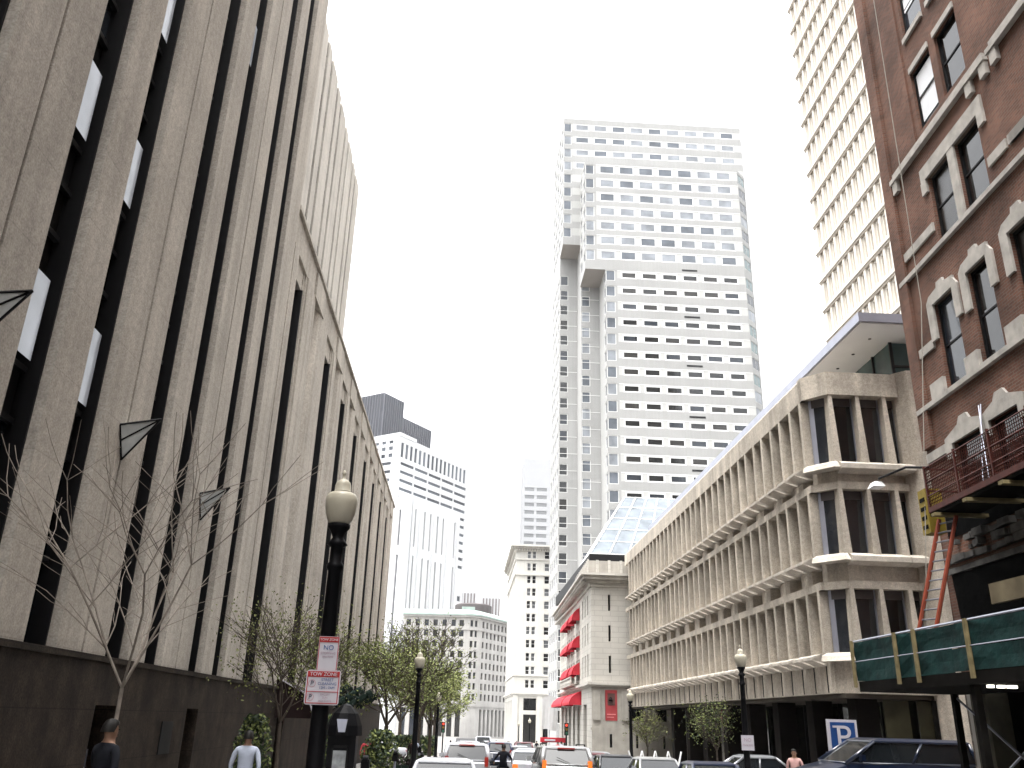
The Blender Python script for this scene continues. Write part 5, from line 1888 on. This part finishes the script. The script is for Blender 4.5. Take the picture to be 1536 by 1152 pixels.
b_.build("box", M_GREENAWN, pk)
rg = random.Random(9)
b_ = MB((-2.0, 36.6, gz(36.6) + 0.15))
for k in range(260):
    p = Vector((rg.uniform(-0.45, 0.45), rg.uniform(-0.35, 0.35), 0.75 + rg.random() * 0.35))
    d = Vector((rg.gauss(0, 1), rg.gauss(0, 1), rg.gauss(0, 1))).normalized() * 0.06
    e_ = d.orthogonal().normalized() * 0.05
    b_.face([tuple(p - d), tuple(p + e_), tuple(p + d), tuple(p - e_)], 1 if rg.random() < 0.5 else 0)
b_.build("flowers", [M_LEAFD, M_REDAWN], pk)
# parking meters along the left kerb
for k, (yy, lab) in enumerate(((18.6, "grey parking meter just beyond the tow zone lamp"), (27, "grey parking meter midway between the kiosk and the second lamp"), (43, "grey parking meter beyond the second lamp post"))):
    t = thing("parking_meter", lab, "parking meter", (-1.85, yy, gz(yy) + 0.15), "parking meters at the left kerb")
    b_ = MB((-1.85, yy, gz(yy) + 0.15))
    b_.tube((0, 0, 0), (0, 0, 1.1), 0.035, n=8)
    b_.build("post", M_METAL, t)
    b_ = MB((-1.85, yy, gz(yy) + 0.15))
    b_.prism([(-0.09, -0.05), (0.09, -0.05), (0.09, 0.05), (-0.09, 0.05)], 1.1, 1.32, 0, [(-0.075, -0.05), (0.075, -0.05), (0.075, 0.05), (-0.075, 0.05)])
    b_.lathe([(0.075, -0.05), (0.075, 0.05)], 12, (0, 0, 1.32), axis='x')
    b_.build("meter_head", M_BLACK, t)

# zigzag white rack on the right pavement
zr_ = thing("zigzag_rack", "white zigzag pipe bicycle rack on the right pavement before the hotel", "bicycle rack", (9.9, 50, gz(50)))
zm = MB()
pts_ = []
for k in range(9):
    yy = 45 + k * 0.75
    pts_.append(Vector((8.75 + 0.37 * k, 48.0 + 0.1 * k, gz(48) + (0.2 if k % 2 else 1.55))))
for a, b2 in zip(pts_, pts_[1:]):
    zm.tube(a, b2, 0.045, n=6)
zm.build("pipe", M_WHITE, zr_)
zm = MB()
for p in pts_[1::2]:
    zm.box(p.x - 0.15, p.y - 0.1, gz(49) + 0.14, p.x + 0.15, p.y + 0.1, gz(49) + 0.2)
zm.build("foot_plate", M_METAL, zr_)

# traffic signals far down the street
for x, y, lab in ((9.1, 79.5, "yellow cased traffic signal on the right kerb by the hotel entrance"), (-1.75, 92, "dark traffic signal at the left kerb beyond the cross street")):
    t = thing("traffic_signal", lab, "traffic signal", (x, y, gz(y)), "traffic signals at the cross street")
    b_ = MB((x, y, gz(y)))
    b_.tube((0, 0, 0), (0, 0, 3.4), 0.07, n=8)
    b_.build("pole", M_BLACK, t)
    b_ = MB((x, y, gz(y)))
    b_.box(-0.18, -0.2, 2.4, 0.18, 0.0, 3.4)
    ho_ = b_.build("signal_head", M_PLASTIC, t)
    for q, m_ in enumerate((mat("signal_green_off", (0.02, 0.08, 0.05), 0.4, 0), mat("signal_amber_off", (0.15, 0.09, 0.02), 0.4, 0), mat("signal_red_lit", (0.3,0.02,0.02), 0.4, 0, emit=(1, 0.08, 0.03), estr=0.3))):
        b_ = MB((x, y, gz(y)))
        b_.face([(0.11 * math.cos(a_ * 0.628), -0.21, 2.57 + 0.32 * q + 0.11 * math.sin(a_ * 0.628)) for a_ in range(10)])
        b_.build("lens", m_, ho_)

# ------------------------------------------------------------------ vehicles
CAR_R = random.Random(77)


def paint(name, col, metal=0.0):
    return mat(name, col, 0.3, 0.05, 0.7, 0.0, metal=metal, spec=0.6, coat=0.6)


def make_car(name, label, cat, col, kind, loc, rotz=0.0, tail=M_TAIL, group=None):
    """Length along y, front at +y, wheels on z = 0."""
    P = {  # L, W, H, belt, hood z, bonnet length, rear deck length, deck z, windscreen rake, rear rake, inset
        'sedan': (4.6, 1.78, 1.45, 0.93, 0.92, 1.15, 0.75, 0.98, 0.75, 0.60, 0.16),
        'suv': (4.7, 1.86, 1.76, 1.17, 1.10, 1.05, 0.0, 1.17, 0.60, 0.28, 0.12),
        'minivan': (4.9, 1.92, 1.76, 1.19, 1.08, 0.85, 0.0, 1.19, 0.75, 0.32, 0.13),
        'van': (5.4, 2.0, 2.25, 1.25, 1.2, 0.75, 0.0, 1.25, 0.55, 0.08, 0.08),
        'pickup': (5.8, 2.0, 2.16, 1.58, 1.42, 1.2, 1.2, 1.58, 0.85, 0.12, 0.12),
    }[kind]
    L, W, H, BZ, HZ, HL, DL, DZ, RW, RR, INS = P
    t = thing(name, label, cat, (0, 0, 0), group)
    hw = W / 2
    body = MB()
    y0, y1 = -L / 2, L / 2
    st_ = [(y0, 0.42, DZ - 0.12, hw - 0.10), (y0 + 0.12, 0.30, DZ, hw - 0.03), (y0 + max(DL, 0.35), 0.26, BZ if not DL else DZ, hw), (0.0, 0.24, BZ, hw), (y1 - HL - RW * 0.3, 0.24, BZ, hw),
           (y1 - HL * 0.6, 0.25, HZ - 0.02, hw - 0.01), (y1 - 0.22, 0.28, HZ - 0.16, hw - 0.06), (y1, 0.40, HZ - 0.30, hw - 0.16)]
    rings = []
    for (y, zl, zd, w) in st_:
        prof = [(-w + 0.12, zl), (-w + 0.02, zl + 0.12), (-w, zl + (zd - zl) * 0.45), (-w + 0.02, zd - 0.16), (-w + 0.06, zd - 0.04), (-w + 0.16, zd),
                (w - 0.16, zd), (w - 0.06, zd - 0.04), (w - 0.02, zd - 0.16), (w, zl + (zd - zl) * 0.45), (w - 0.02, zl + 0.12), (w - 0.12, zl)]
        rings.append([body.p(x, y, z) for x, z in prof])
    for a, b2 in zip(rings, rings[1:]):
        n = len(a)
        for k in range(n):
            body.f.append([a[k], b2[k], b2[(k + 1) % n], a[(k + 1) % n]])
            body.m.append(0)
    body.f += [rings[0], rings[-1][::-1]]
    body.m += [0, 0]
    me, org = body.mesh("body", col, (0, 0, 0), True)
    bo = link("body", me, (0, 0, 0), t)
    bo.modifiers.new("round", 'EDGE_SPLIT').split_angle = R(38)
    # cabin
    wb_, wt_ = hw - 0.07, hw - 0.07 - INS
    yr0, yf0 = y0 + max(DL, 0.06), y1 - HL
    yr1, yf1 = yr0 + RR, yf0 - RW
    if kind == 'pickup':
        yr0 = yf0 - 3.57
        yr1 = yr0 + 0.12
    zt = H - 0.09
    low = [(-wb_, yr0, BZ - 0.03), (wb_, yr0, BZ - 0.03), (wb_, yf0, BZ - 0.05), (-wb_, yf0, BZ - 0.05)]
    top_ = [(-wt_, yr1, zt), (wt_, yr1, zt), (wt_, yf1, zt), (-wt_, yf1, zt)]
    for nm, k in (("rear_window", 0), ("side_window", 1), ("windscreen", 2), ("side_window", 3)):
        w_ = MB()
        w_.face([low[k], low[(k + 1) % 4], top_[(k + 1) % 4], top_[k]])
        me, _ = w_.mesh(nm, M_CARGLASS, (0, 0, 0))
        link(nm, me, (0, 0, 0), t)
    pl_ = MB()
    for k in range(4):
        pl_.tube(low[k], top_[k], 0.10 if kind in ('suv', 'minivan') and k < 2 else 0.055, 0.09 if kind in ('suv', 'minivan') and k < 2 else 0.05, 6)
    for sx in (1, -1):
        for fr_ in ((0.50,) if kind in ('sedan', 'pickup') else (0.36, 0.66)):
            a = Vector(low[1 if sx > 0 else 0]).lerp(Vector(low[2 if sx > 0 else 3]), fr_)
            b2 = Vector(top_[1 if sx > 0 else 0]).lerp(Vector(top_[2 if sx > 0 else 3]), fr_)
            pl_.tube(a, b2, 0.04, 0.04, 5)
    for k in range(4):
        pl_.tube(low[k], low[(k + 1) % 4], 0.03, n=5)
    me, _ = pl_.mesh("pillar", col, (0, 0, 0), True)
    link("pillar", me, (0, 0, 0), t)
    rf_ = MB()
    e_ = 0.04
    o_ = [(-wt_ - e_, yr1 - e_), (wt_ + e_, yr1 - e_), (wt_ + e_, yf1 + e_), (-wt_ - e_, yf1 + e_)]
    i_ = [(-wt_ + 0.12, yr1 + 0.14), (wt_ - 0.12, yr1 + 0.14), (wt_ - 0.12, yf1 - 0.2), (-wt_ + 0.12, yf1 - 0.2)]
    rf_.prism(o_, zt - 0.03, zt + 0.03)
    rf_.prism([(x * 0.995, y) for x, y in o_], zt + 0.03, H, 0, i_)
    me, _ = rf_.mesh("roof", col, (0, 0, 0))
    ro2 = link("roof", me, (0, 0, 0), t)
    bv = ro2.modifiers.new("round", 'BEVEL')
    bv.width = 0.03
    bv.segments = 2
    if kind in ('suv', 'minivan'):
        for sx in (1, -1):
            rr2 = MB()
            rr2.tube((sx * (wt_ - 0.08), yr1 + 0.2, H + 0.05), (sx * (wt_ - 0.08), yf1 - 0.3, H + 0.05), 0.02, n=6)
            rr2.box(sx * (wt_ - 0.08) - 0.02, yr1 + 0.2, H - 0.02, sx * (wt_ - 0.08) + 0.02, yr1 + 0.28, H + 0.05)
            rr2.box(sx * (wt_ - 0.08) - 0.02, yf1 - 0.38, H - 0.02, sx * (wt_ - 0.08) + 0.02, yf1 - 0.3, H + 0.05)
            me, _ = rr2.mesh("roof_rail", M_PLASTIC, (0, 0, 0))
            link("roof_rail", me, (0, 0, 0), t)
    if kind == 'pickup':
        bd_ = MB()
        bd_.box(-hw + 0.1, y0 + 0.1, BZ - 0.45, hw - 0.1, yr0 - 0.1, BZ + 0.003)
        me, _ = bd_.mesh("bed_liner", M_PLASTIC, (0, 0, 0))
        link("bed_liner", me, (0, 0, 0), t)
        for sx in (1, -1):
            bd_ = MB()
            bd_.box(sx * (hw - 0.06) - 0.05, y0 + 0.05, BZ - 0.02, sx * (hw - 0.06) + 0.05, yr0 - 0.05, BZ + 0.05)
            me, _ = bd_.mesh("bed_rail", M_METAL, (0, 0, 0))
            link("bed_rail", me, (0, 0, 0), t)
    # wheels
    for sx in (1, -1):
        for yy in (y0 + 0.85, y1 - 0.9):
            tm_ = MB()
            tm_.lathe([(0.21, -0.1), (0.31, -0.11), (0.335, -0.06), (0.335, 0.06), (0.31, 0.11), (0.21, 0.1)], 18, (0, 0, 0), 0, 'x')
            me, _ = tm_.mesh("wheel", M_TYRE, (0, 0, 0))
            wo2 = link("wheel", me, (sx * (hw - 0.08), yy, 0.335), t)
            rm2 = MB()
            rm2.lathe([(0.0, 0.105 * sx), (0.09, 0.115 * sx), (0.2, 0.09 * sx), (0.215, 0.1 * sx)], 10, (0, 0, 0), 0, 'x')
            me, _ = rm2.mesh("rim", M_RIM, (0, 0, 0))
            link_local("rim", me, wo2)
        tl2 = MB()
        zz = DZ if DL else BZ
        tw2 = 0.13 if DL else 0.07
        tl2.prism([(sx * (hw - 0.10 - tw2) - tw2, y0 - 0.012), (sx * (hw - 0.10 - tw2) + tw2, y0 - 0.012), (sx * (hw - 0.10 - tw2) + tw2, y0 + 0.14), (sx * (hw - 0.10 - tw2) - tw2, y0 + 0.14)], zz - (0.30 if DL else 0.24), zz - (0.14 if DL else -0.10))
        me, _ = tl2.mesh("tail_lamp", tail, (0, 0, 0))
        link("tail_lamp", me, (0, 0, 0), t)
        hl2 = MB()
        hl2.box(sx * (hw - 0.36) - 0.17, y1 - 0.12, HZ - 0.42, sx * (hw - 0.36) + 0.17, y1 + 0.012, HZ - 0.28)
        me, _ = hl2.mesh("headlight", M_HEADL, (0, 0, 0))
        link("headlight", me, (0, 0, 0), t)
        mr_ = MB()
        mr_.box(sx * (hw + 0.10) - 0.09, yf0 - 0.42, BZ + 0.02, sx * (hw + 0.10) + 0.09, yf0 - 0.32, BZ + 0.17)
        mr_.box(sx * (hw - 0.02) - 0.04, yf0 - 0.40, BZ + 0.0, sx * (hw - 0.02) + 0.06, yf0 - 0.36, BZ + 0.07)
        me, _ = mr_.mesh("mirror", col, (0, 0, 0))
        link("mirror", me, (0, 0, 0), t)
    for yy, nm in ((y0 - 0.03, "rear_bumper"), (y1 - 0.06, "front_bumper")):
        bm2 = MB()
        bm2.box(-hw + 0.12, yy - 0.03, 0.38, hw - 0.12, yy + 0.12, 0.58)
        me, _ = bm2.mesh(nm, M_PLASTIC if kind in ('suv', 'pickup', 'van') else col, (0, 0, 0))
        link(nm, me, (0, 0, 0), t)
    np_ = MB()
    np_.box(-0.16, y0 - 0.022, DZ - 0.30, 0.16, y0 + 0.0, DZ - 0.14)
    me, _ = np_.mesh("number_plate", M_SIGNW, (0, 0, 0))
    link("number_plate", me, (0, 0, 0), t)
    if kind in ('suv', 'minivan'):
        bk2 = MB()
        bk2.box(-0.3, yr1 - 0.08, H - 0.10, 0.3, yr1 - 0.02, H - 0.06)
        me, _ = bk2.mesh("brake_lamp", M_TAIL, (0, 0, 0))
        link("brake_lamp", me, (0, 0, 0), t)
        wp = MB()
        wp.tube((0.1, yr0 - 0.02, BZ + 0.02), (-0.35, yr0 + 0.06, BZ + 0.2), 0.012, n=4)
        me, _ = wp.mesh("wiper", M_PLASTIC, (0, 0, 0))
        link("wiper", me, (0, 0, 0), t)
    t.location = loc
    t.rotation_euler = (math.atan(-0.02) * math.cos(rotz), 0, rotz)
    return t


WHT = paint("white_car_paint", (0.46,0.47,0.50))
SIL = paint("silver_car_paint", (0.30,0.31,0.33), 0.4)
PLB = paint("pale_silver_paint", (0.34,0.345,0.35), 0.3)
DKG = paint("dark_grey_paint", (0.018,0.019,0.023))
NAV = paint("navy_paint", (0.01,0.017,0.045))
BLU = paint("dark_blue_paint", (0.004,0.010,0.030))
MAR = paint("maroon_paint", (0.08,0.01,0.014))
BLK = paint("black_car_paint", (0.006,0.006,0.007))
TRAF = "cars queuing in the street"
PARK = "cars parked at the right kerb"
CARS = [
    ("sedan_car", "white sedan closest to the camera in the left lane, cut by the photo's lower edge", "car", WHT, 'sedan', -0.35, 23.5, 0, M_TAIL, TRAF),
    ("suv_car", "white sport utility car behind the closest white sedan in the left lane", "car", WHT, 'suv', 0.27, 38.0, 0, M_TAIL, TRAF),
    ("minivan_car", "pale silver minivan with two glowing orange tail lamps in the middle of the street", "car", PLB, 'minivan', 3.7, 34.4, 0, M_TAILLIT, TRAF),
    ("sedan_car", "white sedan with a lit orange lamp just left of the silver minivan", "car", WHT, 'sedan', 3.33, 47, 0, M_TAILLIT, TRAF),
    ("suv_car", "dark navy sport utility car ahead of the motorcycle", "car", NAV, 'suv', 2.7, 65.5, 0, M_TAIL, TRAF),
    ("sedan_car", "silver sedan ahead of the lit white sedan", "car", SIL, 'sedan', 4.3, 60, 0, M_TAIL, TRAF),
    ("van_car", "white box van far down the street before the stone building", "van", WHT, 'van', 2.9, 120, 0, M_TAIL, TRAF),
    ("sedan_car", "black sedan far down the street left of the white van", "car", BLK, 'sedan', 0.6, 96, 0, M_TAIL, TRAF),
    ("suv_car", "maroon sport utility car far down the street in the right lane", "car", MAR, 'suv', 6.2, 92, 0, M_TAIL, TRAF),
    ("sedan_car", "maroon sedan parked at the right kerb beside the silver minivan", "car", MAR, 'sedan', 6.3, 45, 0, M_TAIL, PARK),
    ("sedan_car", "dark grey sedan parked at the right kerb with a sky lit windscreen", "car", DKG, 'sedan', 6.6, 39.5, R(180), M_TAIL, PARK),
    ("sedan_car", "pale silver sedan parked facing the camera before the zigzag rack", "car", PLB, 'sedan', 7.45, 35.2, R(180), M_TAIL, PARK),
    ("sedan_car", "navy sedan parked at the right kerb before the concrete block columns", "car", NAV, 'sedan', 7.75, 28.5, R(180), M_TAIL, PARK),
    ("sedan_car", "silver sedan standing on the pavement apron under the concrete block", "car", SIL, 'sedan', 11.9, 38.0, R(90), M_TAIL, None),
    ("sedan_car", "dark grey sedan in the left lane ahead of the white sport utility car", "car", DKG, 'sedan', 0.4, 47.5, 0, M_TAIL, TRAF),
    ("sedan_car", "white sedan in the left lane beyond the dark grey sedan", "car", WHT, 'sedan', 0.5, 58, 0, M_TAIL, TRAF),
    ("minivan_car", "silver minivan in the left lane ahead of the second white sedan", "car", SIL, 'minivan', 0.6, 71, 0, M_TAIL, TRAF),
    ("sedan_car", "black sedan in the right lane ahead of the plain silver sedan", "car", BLK, 'sedan', 4.9, 72, 0, M_TAIL, TRAF),
    ("sedan_car", "white taxi like sedan far ahead in the right lane with glowing lamps", "car", WHT, 'sedan', 5.3, 83, 0, M_TAILLIT, TRAF),
    ("suv_car", "silver sport utility car waiting in the middle lane by the cross street", "car", SIL, 'suv', 3.2, 101, 0, M_TAIL, TRAF),
    ("sedan_car", "blue grey sedan far ahead beside the hotel marquee", "car", NAV, 'sedan', 6.9, 108, 0, M_TAIL, TRAF),
    ("sedan_car", "silver sedan parked at the right kerb before the zigzag rack, second from the camera", "car", SIL, 'sedan', 7.4, 50.5, R(180), M_TAIL, PARK),
    ("sedan_car", "white parked car on the cross street left of the second lamp post", "car", WHT, 'sedan', -7.2, 86.5, R(90), M_TAIL, None),
]
for nm, lab, cat, col, kind, x, y, rz, tail, grp in CARS:
    on_walk = 9 < x < 20
    make_car(nm, lab, cat, col, kind, (x, y, gz(y) + (0.15 if on_walk else 0.0)), rz, tail, grp)
make_car("pickup_truck", "dark blue pickup truck nosing out of the alley beside the blue garage sign", "pickup truck", BLU, 'pickup', (11.85, 25.0, gz(25) + 0.06), R(90), M_TAIL)

# ------------------------------------------------------------------ people
def person(label, loc, rotz, h, shirt, trousers, hair=M_HAIRD, arm_l=(0.25, 0.06, 0.88), arm_r=(-0.25, 0.06, 0.88), stride=0.12, sleeves=True, lean=0.0, sitting=False):
    t = thing("person", label, "person", loc)
    s_ = h / 1.75
    V, E_, Rd = [], [], []

    def n_(x, y, z, r, par=None, ry=None):
        V.append((x * s_, y * s_, z * s_))
        Rd.append((r * s_, (ry or r) * s_))
        if par is not None:
            E_.append((par, len(V) - 1))
        return len(V) - 1
    pel = n_(0, 0, 0.95, 0.150, None, 0.11)
    wa = n_(0, 0.01 + lean * 0.3, 1.10, 0.140, pel, 0.10)
    ch = n_(0, 0.01 + lean * 0.7, 1.30, 0.165, wa, 0.115)
    sh_ = n_(0, 0.0 + lean, 1.43, 0.12, ch, 0.085)
    nk = n_(0, 0.01 + lean, 1.50, 0.055, sh_)
    h0 = n_(0, 0.03 + lean, 1.575, 0.072, nk, 0.085)
    h1_ = n_(0, 0.02 + lean, 1.65, 0.078, h0, 0.098)
    n_(0, 0.0 + lean, 1.72, 0.06, h1_, 0.075)
    for sx, hand in ((1, arm_l), (-1, arm_r)):
        a = n_(0.155 * sx, lean, 1.425, 0.062, sh_)
        b2 = n_(0.205 * sx, lean, 1.37, 0.055, a)
        hx, hy, hz = hand
        el = n_((0.215 * sx + hx) / 2 + 0.03 * sx, (hy + lean) / 2 - 0.06, (1.37 + hz) / 2, 0.043, b2)
        wr = n_(hx, hy, hz, 0.03, el)
        pa = n_(hx, hy + 0.01, hz - 0.06, 0.036, wr, 0.02)
        for q in range(4):
            f1 = n_(hx, hy - 0.025 + 0.02 * q, hz - 0.11, 0.010, pa)
            n_(hx - 0.012 * sx, hy - 0.02 + 0.022 * q, hz - (0.155, 0.165, 0.16, 0.145)[q], 0.008, f1)
        th = n_(hx - 0.01 * sx, hy + 0.05, hz - 0.06, 0.010, pa)
        n_(hx - 0.02 * sx, hy + 0.065, hz - 0.095, 0.008, th)
        st2 = stride * sx
        if sitting:
            hp = n_(0.10 * sx, 0.05, 0.92, 0.09, pel)
            kn = n_(0.20 * sx, 0.42, 0.88, 0.065, hp)
            an = n_(0.18 * sx, 0.30, 0.45, 0.045, kn)
            n_(0.18 * sx, 0.45, 0.40, 0.04, an, 0.035)
        else:
            hp = n_(0.09 * sx, 0.0, 0.86, 0.088, pel)
            kn = n_(0.10 * sx, st2 * 0.6 + 0.03, 0.49, 0.062, hp)
            an = n_(0.10 * sx, st2, 0.09 + (0.03 if sx < 0 and stride else 0), 0.043, kn)
            n_(0.11 * sx, st2 + 0.15, 0.04, 0.04, an, 0.03)
    me = bpy.data.meshes.new("body")
    me.from_pydata(V, E_, [])
    tmp = bpy.data.objects.new("body_cage", me)
    COL.objects.link(tmp)
    md = tmp.modifiers.new("skin", 'SKIN')
    md.use_smooth_shade = True
    if not me.skin_vertices:
        bpy.context.view_layer.objects.active = tmp
    for k, r in enumerate(Rd):
        me.skin_vertices[0].data[k].radius = r
    me.skin_vertices[0].data[0].use_root = True
    sb = tmp.modifiers.new("smooth", 'SUBSURF')
    sb.levels = 1
    sb.render_levels = 1
    dg = bpy.context.evaluated_depsgraph_get()
    bm_ = bpy.data.meshes.new_from_object(tmp.evaluated_get(dg))
    bpy.data.objects.remove(tmp)
    bm_.name = "body"
    bm_.materials.clear()
    for m in (shirt, trousers, M_SKIN, M_BLACK):
        bm_.materials.append(m)
    for p in bm_.polygons:
        c = p.center / s_
        hand_z = (arm_l if c.x > 0 else arm_r)[2]
        on_arm = abs(c.x) > 0.185 and c.z > hand_z - 0.2 and not (sitting and c.z < 0.95)
        if c.z > 1.485:
            k = 2
        elif on_arm:
            k = 0 if c.z > hand_z - 0.01 else 2
        elif c.z > 0.97:
            k = 0
        elif c.z < 0.085:
            k = 3
        else:
            k = 1
        p.material_index = k
        p.use_smooth = True
    bo = bpy.data.objects.new("body", bm_)
    COL.objects.link(bo)
    bo.parent = t
    hm_ = MB()
    hc = (0, (lean) * s_, 1.665 * s_)
    rr_ = []
    for i in range(6):
        ph_ = math.pi / 2 * i / 5
        ring_ = []
        for k in range(14):
            th = 2 * math.pi * k / 14
            front = math.sin(th)
            drop = -0.055 if front < 0.35 else 0.03
            x = 0.094 * math.cos(ph_) * math.cos(th)
            y = 0.106 * math.cos(ph_) * math.sin(th) - 0.002
            z = 0.096 * math.sin(ph_) + drop * math.cos(ph_) ** 3
            ring_.append(hm_.p(hc[0] + x * s_, hc[1] + y * s_, hc[2] + z * s_))
        rr_.append(ring_)
    for a, b2 in zip(rr_, rr_[1:]):
        for k in range(14):
            hm_.f.append([a[k], a[(k + 1) % 14], b2[(k + 1) % 14], b2[k]])
            hm_.m.append(0)
    me2, _ = hm_.mesh("hair", hair, (0, 0, 0), True)
    link_local("hair", me2, t)
    fc = MB()
    fy = (0.115 + lean) * s_
    fc.prism([(-0.014 * s_, fy - 0.02), (0.014 * s_, fy - 0.02), (0.008 * s_, fy + 0.012), (-0.008 * s_, fy + 0.012)], 1.595 * s_, 1.60 * s_, 0,
             [(-0.010 * s_, fy - 0.02), (0.010 * s_, fy - 0.02), (0.004 * s_, fy - 0.005), (-0.004 * s_, fy - 0.005)])
    for sx in (1, -1):
        fc.lathe([(0.004, 0.0), (0.026 * s_, 0.006), (0.022 * s_, 0.016), (0.004, 0.018)], 8, (sx * 0.082 * s_ - 0.009, (0.01 + lean) * s_, 1.625 * s_), 0, 'x')
        fc.box(sx * 0.032 * s_ - 0.011, fy - 0.022, 1.632 * s_, sx * 0.032 * s_ + 0.011, fy - 0.006, 1.642 * s_, 1)
    fc.box(-0.02 * s_, fy - 0.03, 1.557 * s_, 0.02 * s_, fy - 0.012, 1.563 * s_, 2)
    me3, _ = fc.mesh("face", [M_SKIN, M_HAIRD, mat("lips", (0.3, 0.12, 0.1), 0.6, 0)], (0, 0, 0))
    link_local("face", me3, t)
    t.rotation_euler = (0, 0, rotz)
    return t


GP = lambda y: gz(y) + 0.15
person("person in a white shirt and dark trousers walking away along the left pavement", (-4.05, 18.0, GP(18)), R(8), 1.78, M_SHIRT, M_JEANS, arm_l=(0.24, -0.06, 0.92), arm_r=(-0.25, 0.14, 0.95))
person("person in a dark suit standing under the bare tree at far left", (-4.45, 12.0, GP(12)), R(-35), 1.86, M_SUIT, M_SUIT, arm_l=(0.26, 0.05, 0.90), arm_r=(-0.20, 0.22, 1.05), stride=0.05)
person("person in a red jacket beyond the black kiosk on the left pavement", (-4.5, 45.0, GP(45)), R(5), 1.68, M_REDCLOTH, M_JEANS)
person("person in dark clothes walking ahead of the red jacketed walker", (-4.9, 42.0, GP(42)), R(170), 1.72, M_SUIT, M_JEANS)
person("person in a white top at the second lamp post under the green trees", (-2.7, 56.0, GP(56)), R(0), 1.70, M_SHIRT, M_JEANS)
person("person in a maroon top behind the white sport utility car", (-2.4, 47.5, GP(47.5)), R(180), 1.70, M_MAR if False else M_REDAWN, M_SUIT)
person("person in a pale shirt beside the blue garage sign", (10.75, 29.5, GP(29.5)), R(150), 1.72, mat("pink_shirt_cloth", (0.5, 0.3, 0.28), 0.85, 0.08, 8), M_JEANS)
person("person in a white shirt crossing near the hotel entrance", (9.6, 88.0, GP(88)), R(-60), 1.75, M_SHIRT, M_JEANS)
person("person in dark clothes waiting at the far right kerb before the cream building", (8.9, 108.0, GP(108)), R(20), 1.75, M_SUIT, M_SUIT)
person("person in a red top at the far right kerb beside the marquee", (9.8, 93.0, GP(93)), R(200), 1.70, M_RED, M_JEANS)

# motorcycle and its rider
mc = thing("motorcycle", "dark motorcycle with glowing orange rear lamps left of the lit white sedan", "motorcycle", (0, 0, 0))


def mpart(fn, name, m):
    b_ = MB()
    fn(b_)
    me, _ = b_.mesh(name, m, (0, 0, 0))
    return link_local(name, me, mc)


for yy in (-0.72, 0.72):
    wh_ = mpart(lambda b_: b_.lathe([(0.2, -0.06), (0.30, -0.06), (0.32, 0), (0.30, 0.06), (0.2, 0.06)], 16, (0, yy, 0.32), 0, 'x'), "wheel", M_TYRE)
mpart(lambda b_: b_.prism([(-0.14, -0.5), (0.14, -0.5), (0.16, 0.35), (-0.16, 0.35)], 0.35, 0.78, 0, [(-0.10, -0.6), (0.10, -0.6), (0.13, 0.4), (-0.13, 0.4)]), "body", BLK)
mpart(lambda b_: b_.prism([(-0.12, -0.85), (0.12, -0.85), (0.14, 0.1), (-0.14, 0.1)], 0.78, 0.88), "seat", M_PLASTIC)
mpart(lambda b_: (b_.tube((0, 0.72, 0.32), (0, 0.45, 1.0), 0.04), b_.tube((-0.38, 0.38, 1.08), (0.38, 0.38, 1.08), 0.022), b_.tube((0, 0.45, 1.0), (0, 0.38, 1.08), 0.03)), "handlebar", M_METAL)
for sx in (-1, 1):
    mpart(lambda b_: b_.prism([(sx * 0.24 - 0.1, -0.85), (sx * 0.24 + 0.1, -0.85), (sx * 0.24 + 0.1, -0.25), (sx * 0.24 - 0.1, -0.25)], 0.42, 0.78), "pannier", BLK)
for sx in (-1, 1):
    mpart(lambda b_: b_.lathe([(0.06, 0.0), (0.07, 0.04), (0.03, 0.06)], 10, (sx * 0.16, -0.93, 0.80), 0), "indicator", M_TAILLIT)
mc.location = (1.76, 37.5, gz(37.5))
person("person in a dark jacket riding the motorcycle between the lanes", (1.76, 37.45, gz(37.5) - 0.02), 0, 1.76, M_SUIT, M_JEANS, arm_l=(0.36, 0.36, 1.10), arm_r=(-0.36, 0.36, 1.10), sitting=True, lean=0.02)
